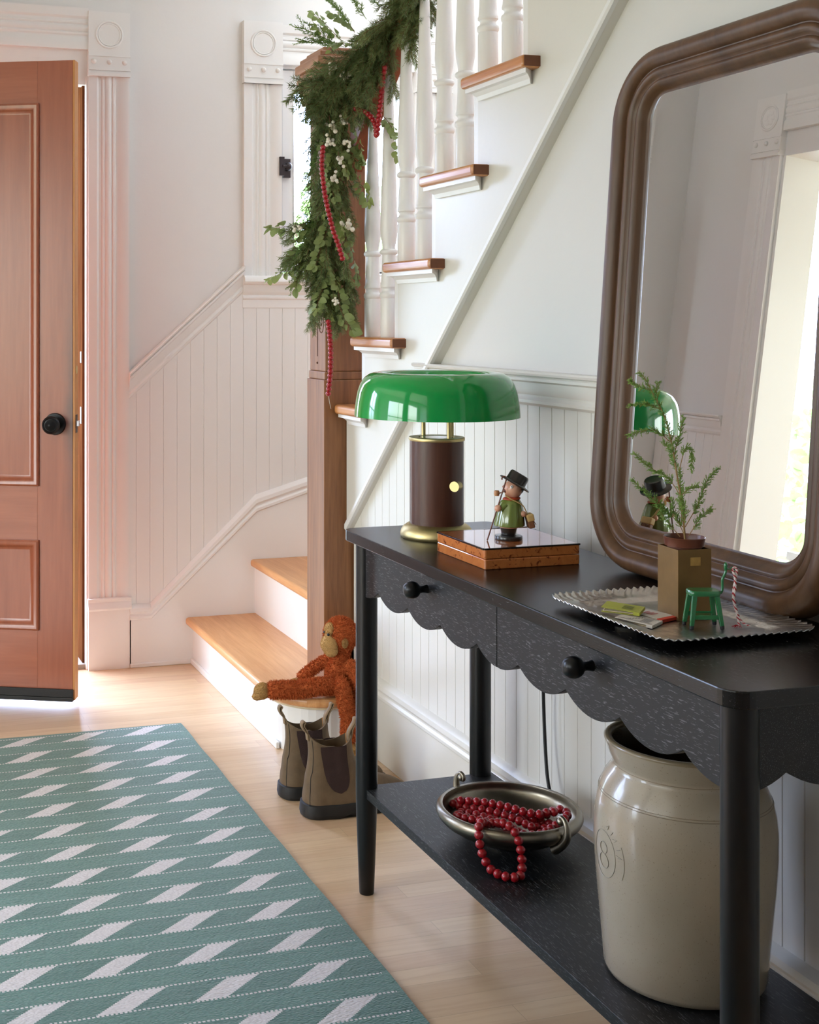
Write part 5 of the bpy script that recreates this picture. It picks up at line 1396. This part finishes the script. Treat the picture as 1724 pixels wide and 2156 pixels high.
def leafy_mesh(seed, L_=0.16):
    r = random.Random(seed); m = MB(); pts = [Vector((0, 0, 0))]; d = Vector((1, 0, 0))
    for i in range(9): d = (d+Vector((0, r.uniform(-.22, .22), r.uniform(-.25, .1)))).normalized(); pts.append(pts[-1]+d*L_/9)
    m.cur = 1; m.tube(pts, [0.0013*(1-.06*i) for i in range(10)], 5); m.cur = 0
    for i in range(1, 10):
        ax = (pts[i]-pts[i-1]).normalized()
        for s_ in (1, -1):
            if r.random() < 0.12: continue
            dd = (ax*0.45+Vector((0, s_*1.0, r.uniform(-.5, .4)))).normalized()
            st_ = pts[i]; m.cur = 1; m.tube([st_, st_+dd*0.006], 0.0006, 4, cap=False); m.cur = 0
            leaf(m, st_+dd*0.006, dd+Vector((0, 0, r.uniform(-.4, .2))), Vector((r.uniform(-.5, .5), r.uniform(-.3, .3), 1)), r.uniform(0.022, 0.036), r)
    leaf(m, pts[-1], ax, Vector((0, 0, 1)), 0.03, r)
    o = m.build('leafy_twig', [SNOWLEAF, BARK], gl, smooth=80); COL.objects.unlink(o); return o
def cedar_mesh(seed, L_=0.13):
    r = random.Random(seed); m = MB()
    pts = [Vector((0, 0, 0))]; d = Vector((1, 0, 0))
    for i in range(6): d = (d+Vector((0, r.uniform(-.12, .12), r.uniform(-.14, .05)))).normalized(); pts.append(pts[-1]+d*L_/6)
    m.tube(pts, 0.0009, 5); twiglets(m, pts, 0.08, 260, 0.016, 0.001, r, 0.9)
    for i in range(1, 6):
        for s_ in (1, -1):
            q = [pts[i], pts[i]+Vector((0.016, s_*0.014, r.uniform(-.006, .006))), pts[i]+Vector((0.036, s_*0.024, r.uniform(-.012, .008)))]
            m.tube(q, 0.0006, 4); twiglets(m, q, 0.1, 420, 0.012, 0.001, r, 0.9)
    o = m.build('cedar_sprig', CEDAR, gl); COL.objects.unlink(o); return o
def berry_mesh(seed):
    r = random.Random(seed); m = MB()
    pts = [Vector((0, 0, 0)), Vector((0.012, 0, -0.003)), Vector((0.026, 0, -0.010))]
    m.cur = 1; m.tube(pts, 0.0008, 5); m.cur = 0
    for i in range(9):
        c_ = pts[2]+Vector((r.uniform(-.014, .010), r.uniform(-.010, .010), r.uniform(-.010, .010))); m.ball(c_, r.uniform(0.0038, 0.0058), 12, 8)
    o = m.build('berry_cluster', [BERRY, BARK], gl, smooth=80); COL.objects.unlink(o); return o
SPR = [spruce_mesh(s) for s in (1, 2, 3, 4)]; LEA = [leafy_mesh(s) for s in (5, 6, 7)]; CED = [cedar_mesh(s) for s in (8, 9)]; BER = [berry_mesh(s) for s in (10, 11, 12)]
def put(kinds, p, d, roll=None, s=1.0):
    src = rg.choice(kinds); o = src.copy(); COL.objects.link(o); o.parent = gl
    # source meshes are stored about the garland's base
    d = Vector(d).normalized(); q = d.to_track_quat('X', 'Z'); rl = Matrix.Rotation(rg.uniform(-0.7, 0.7) if roll is None else roll, 4, 'X')
    mt = Matrix.Translation(Vector(p)-Vector(gl.location)) @ q.to_matrix().to_4x4() @ rl @ Matrix.Scale(s, 4) @ Matrix.Translation(Vector(gl.location))
    o.matrix_local = mt; return o
# centre line of the garland, from the handrail down the newel post
GP = [(1.500, 3.130, 2.220), (1.482, 3.190, 2.140), (1.452, 3.260, 2.068), (1.425, 3.345, 2.020), (1.395, 3.440, 1.985), (1.365, 3.515, 1.925), (1.362, 3.530, 1.820), (1.368, 3.535, 1.705), (1.362, 3.535, 1.594), (1.350, 3.535, 1.500), (1.352, 3.535, 1.420), (1.362, 3.535, 1.360), (1.376, 3.540, 1.310)]
GC = smoothpath(GP, 10); ng = len(GC)
def gpt(t):
    i = min(int(t*(ng-1)), ng-2); f = t*(ng-1)-i; return GC[i].lerp(GC[i+1], f), (GC[i+1]-GC[i]).normalized()
imgR, imgD = Vector((0.9603, -0.2792, 0)), Vector((0.2792, 0.9603, 0))
# spruce flowing down the line
for i in range(44):
    t = i/43*0.90; p, tn = gpt(t)
    top_part = t < 0.42
    sp = 0.62 if top_part else 0.52
    ang = rg.uniform(-1, 1)
    side = (imgR*ang-imgD*rg.uniform(0.0, 0.7)+UP*(-0.15))
    d = tn*1.0+side*sp
    if 0.55 < t < 0.80 and rg.random() < 0.45: d = tn*0.8-imgR*0.75-imgD*0.25
    if top_part: d = tn*0.9+Vector((0, 0, -1))*rg.uniform(-0.45, 0.9)-imgD*rg.uniform(0.1, 0.7)-imgR*0.25
    s_ = rg.uniform(0.55, 0.85)*(1.0 if t < 0.75 else 0.8)
    put(SPR, p-imgD*rg.uniform(-0.01, 0.03)+imgR*rg.uniform(-.02, .02), d, None, s_)
# big branches reaching left over the newel cap
for p, d, s_ in (((1.385, 3.450, 1.970), (-0.85, 0.22, -0.28), 1.05), ((1.395, 3.440, 1.945), (-0.78, 0.20, -0.50), 1.0), ((1.385, 3.455, 1.925), (-0.62, 0.12, -0.72), 0.95), ((1.400, 3.430, 1.985), (-0.70, 0.05, -0.35), 1.0),
                 ((1.400, 3.430, 1.930), (-0.40, 0.05, -0.85), 0.95), ((1.410, 3.400, 1.950), (-0.25, -0.05, -0.9), 0.85), ((1.400, 3.40, 1.990), (-0.5, -0.05, -0.6), 0.9), ((1.34, 3.52, 1.86), (-0.35, 0.1, -0.95), 0.85),
                 ((1.43, 3.33, 2.06), (-0.5, 0.25, -0.55), 1.0), ((1.45, 3.28, 2.10), (-0.4, 0.3, -0.5), 1.0), ((1.46, 3.25, 2.13), (-0.3, 0.2, -0.8), 0.9), ((1.475, 3.21, 2.17), (-0.25, 0.25, -0.75), 0.95), ((1.485, 3.17, 2.22), (-0.35, 0.3, -0.6), 0.95), ((1.49, 3.15, 2.25), (-0.2, 0.15, -0.9), 0.9),
                 ((1.50, 3.12, 2.27), (-0.5, 0.4, -0.3), 0.95), ((1.505, 3.18, 2.20), (0.25, -0.2, -0.55), 0.7), ((1.505, 3.14, 2.26), (0.25, -0.1, -0.8), 0.8), ((1.42, 3.36, 2.04), (-0.3, 0.1, -0.75), 0.9)):
    put(SPR, p, d, None, s_*0.92)
for i in range(30):
    t = rg.uniform(0.02, 0.40); p, tn = gpt(t)
    d = tn*rg.uniform(0.2, 0.9)+UP*rg.uniform(-1.1, -0.2)-imgR*rg.uniform(-0.35, 0.5)-imgD*rg.uniform(0.0, 0.5)
    put(SPR, p-imgD*rg.uniform(0.0, 0.04)+UP*rg.uniform(-0.05, 0.05)+imgR*rg.uniform(-.02, .03), d, None, rg.uniform(0.6, 0.85))
for i in range(20):
    t = 0.46+0.50*i/19; p, tn = gpt(t)
    put(SPR, p-imgD*rg.uniform(0.02, 0.06)+imgR*rg.uniform(-.035, .03), tn+imgR*rg.uniform(-.55, .4)-imgD*rg.uniform(0.0, 0.25), None, rg.uniform(0.5, 0.72))
# left-hand bush by the window, mid height
for p, d, s_ in (((1.35, 3.52, 1.56), (-0.75, 0.3, -0.35), 0.75), ((1.34, 3.52, 1.52), (-0.7, 0.2, -0.75), 0.8), ((1.34, 3.53, 1.47), (-0.8, 0.25, -0.35), 0.72), ((1.36, 3.51, 1.46), (-0.45, 0.1, -0.9), 0.8), ((1.36, 3.51, 1.50), (-0.6, 0.15, -0.6), 0.85),
                 ((1.385, 3.50, 1.42), (0.45, -0.15, -0.85), 0.65), ((1.395, 3.50, 1.37), (0.35, -0.1, -0.95), 0.62), ((1.375, 3.49, 1.34), (0.05, -0.05, -1), 0.7), ((1.365, 3.48, 1.38), (-0.05, -0.05, -1), 0.8), ((1.345, 3.48, 1.42), (-0.15, -0.05, -1), 0.8), ((1.385, 3.47, 1.47), (0.15, -0.05, -1), 0.8), ((1.34, 3.48, 1.50), (-0.2, -0.05, -1), 0.8), ((1.40, 3.48, 1.62), (0.1, -0.1, -1), 0.8), ((1.345, 3.48, 1.70), (-0.15, -0.1, -1), 0.8), ((1.39, 3.48, 1.75), (0.1, -0.1, -1), 0.8)):
    put(SPR, p, d, None, s_)
for i in range(30):
    t = 0.44+0.47*i/29; p, tn = gpt(t)
    side = imgR*rg.uniform(-.9, 1.0)-imgD*rg.uniform(0.3, 1.0)
    put(LEA, p-imgD*0.050+imgR*rg.uniform(-.015, .035), tn+side*0.5, None, rg.uniform(0.6, 0.82))
for p, d, s_ in (((1.37, 3.50, 2.03), (-0.5, 0.0, 0.6), 0.7), ((1.39, 3.47, 2.05), (-0.45, 0.1, 0.65), 0.8), ((1.40, 3.42, 2.08), (-0.2, 0.2, 0.7), 0.8), ((1.44, 3.32, 1.83), (0.5, -0.3, -0.35), 0.8), ((1.43, 3.40, 2.03), (-0.6, 0.1, 0.1), 0.7),
                 ((1.335, 3.53, 1.55), (-0.85, 0.2, -0.25), 1.0), ((1.325, 3.53, 1.49), (-0.8, 0.25, -0.45), 1.0), ((1.33, 3.53, 1.44), (-0.8, 0.2, -0.3), 0.95), ((1.325, 3.53, 1.52), (-0.8, 0.3, -0.05), 0.9), ((1.40, 3.49, 1.52), (0.3, -0.1, -0.8), 0.95), ((1.365, 3.46, 1.36), (-0.05, -0.1, -1), 0.9), ((1.40, 3.47, 1.80), (0.25, -0.1, -0.8), 0.9), ((1.405, 3.46, 1.73), (0.3, -0.1, -0.8), 0.9), ((1.40, 3.46, 1.86), (0.3, -0.1, -0.8), 0.9)):
    put(LEA, p, d, None, s_)
for p, d, s_ in (((1.375, 3.48, 2.05), (-0.75, 0.15, 0.55), 1.05), ((1.385, 3.46, 2.045), (-0.85, 0.2, 0.2), 1.0), ((1.40, 3.43, 2.09), (-0.5, 0.2, 0.75), 1.0), ((1.42, 3.38, 2.11), (-0.35, 0.15, 0.7), 1.05), ((1.44, 3.32, 2.13), (-0.4, 0.2, 0.5), 1.0), ((1.45, 3.30, 2.16), (-0.25, 0.2, 0.6), 0.9),
                 ((1.32, 3.50, 1.75), (-0.2, 0, -0.9), 1.0), ((1.32, 3.51, 1.67), (-0.3, 0, -0.9), 1.0), ((1.335, 3.50, 1.60), (-0.4, 0.05, -0.8), 1.0), ((1.31, 3.52, 1.52), (-0.5, 0.1, -0.7), 1.0), ((1.32, 3.53, 1.44), (-0.6, 0.1, -0.6), 0.9), ((1.335, 3.51, 1.80), (-0.3, 0, -0.8), 0.9)):
    put(CED, p, d, None, s_)
for p, d, s_ in (((1.345, 3.435, 2.000), (-0.5, -0.2, -0.4), 1.1), ((1.37, 3.41, 1.975), (0.1, -0.3, -0.6), 1.1), ((1.332, 3.45, 1.840), (0, -0.2, -1), 1.2), ((1.336, 3.455, 1.800), (0, -0.2, -1), 1.1), ((1.362, 3.44, 1.850), (0.3, -0.2, -0.6), 0.9), ((1.385, 3.44, 1.785), (0.3, -0.2, -0.8), 1.0),
                 ((1.352, 3.43, 1.735), (0, -0.2, -0.9), 1.0), ((1.350, 3.44, 1.690), (0.1, -0.2, -0.9), 1.0), ((1.372, 3.43, 1.560), (0.1, -0.3, -0.8), 1.25), ((1.26, 3.52, 1.545), (-0.4, 0, -0.6), 1.0), ((1.345, 3.45, 1.330), (-0.2, -0.2, -0.8), 0.8), ((1.39, 3.40, 2.02), (0, -0.3, -0.8), 1.0)):
    put(BER, Vector(p)-imgD*0.022, d, None, s_*1.1)
m = MB().tube(GC, 0.012, 10); m.build('rope_core', BARK, gl)
# bead string wound through the garland
bs = empty('bead_garland', (1.40, 3.40, 1.7), 'string of red wooden beads hanging through the green garland on the newel post', 'bead garland')
BS1 = [(1.395, 3.400, 1.858), (1.4162, 3.3582, 1.8372), (1.4276, 3.3340, 1.8047), (1.4235, 3.3140, 1.7690), (1.4248, 3.3030, 1.8160), (1.4241, 3.2829, 1.8786), (1.4224, 3.2626, 1.9339), (1.425, 3.262, 1.955)]
BS2 = [(1.300, 3.410, 1.745), (1.2925, 3.4000, 1.700), (1.2939, 3.3937, 1.6495), (1.3016, 3.3915, 1.5959), (1.3196, 3.3862, 1.5154), (1.3376, 3.3810, 1.4618), (1.3492, 3.3776, 1.4189)]
BS3 = [(1.3290, 3.4450, 1.2500), (1.3325, 3.4450, 1.2267), (1.3402, 3.4529, 1.1651), (1.3386, 3.4536, 1.0967), (1.3333, 3.4551, 1.0421)]
for s_ in (BS1, BS2, BS3): place_beads(bs, s_, 0.0130, 0.92)
MB().tube([(1.3333, 3.4551, 1.045), (1.3370, 3.456, 1.020), (1.342, 3.456, 1.000)], 0.0007, 5).build('string', STRING, bs)
for o in (bead0,): pass

# ------------------------------------------------------------------ living room corner seen in the mirror
tb = empty('side_table', (-1.35, 4.20, 0), 'small white topped side table under the living room window', 'side table')
MB().box(-1.75, -0.98, 3.95, 4.40, 0.60, 0.635).build('table_top', m_plain('marble', (0.75, 0.75, 0.74), 0.2, var=0.1, bscale=12), tb, bevel=0.003)
for x in (-1.72, -1.01):
    for y in (3.98, 4.37): MB().box(x-.02, x+.02, y-.02, y+.02, 0, 0.60).build('leg', TRIM, tb)
jr = MB().lathe([(0, 0), (0.06, 0), (0.075, 0.01), (0.12, 0.09), (0.125, 0.15), (0.09, 0.22), (0.05, 0.25), (0.055, 0.28), (0, 0.28)], -1.14, 4.15, 40, cz=0.6355).build('ginger_jar', None, smooth=60)
jm, jnt, jb_ = newmat('blue_white_china'); jv = coords(jnt)
L(jnt, ramp(jnt, noise(jnt, jv, 14, 4, 0.6, 1.0), [(0.46, (0.75, 0.78, 0.82)), (0.54, (0.08, 0.16, 0.42))]), jb_.inputs['Base Color']); jb_.inputs['Roughness'].default_value = 0.12
jr.data.materials.clear(); jr.data.materials.append(jm)
tag(jr, 'blue and white china jar on the side table reflected in the mirror', 'jar')
# ------------------------------------------------------------------ garden shrubs beyond the windows
def shrub(name, c, rx, rz, n_, label, seed):
    r = random.Random(seed); m = MB(); c = Vector(c)
    for _ in range(n_):
        d = Vector((r.gauss(0, 1), r.gauss(0, 1), r.gauss(0, 1))).normalized()*r.uniform(0.55, 1)
        p = c+Vector((d.x*rx, d.y*rx, d.z*rz)); leaf(m, p, Vector((r.uniform(-1, 1), r.uniform(-1, 1), r.uniform(-1, .5))), Vector((r.uniform(-1, 1), r.uniform(-1, 1), 1)), r.uniform(0.05, 0.11), r)
    root = m.build(name, SHRUBL); tag(root, label, 'shrub')
    MB().tube([(c.x, c.y, 0), (c.x, c.y, c.z)], 0.03, 8).build('trunk', BARK, root)
    return root
shrub('shrub', (2.75, 7.4, 1.2), 0.9, 1.0, 1500, 'pale leafy garden shrub outside the stair window', 21)
shrub('shrub', (-2.9, 7.2, 0.8), 1.0, 0.9, 1500, 'leafy green shrub outside the living room window', 22)
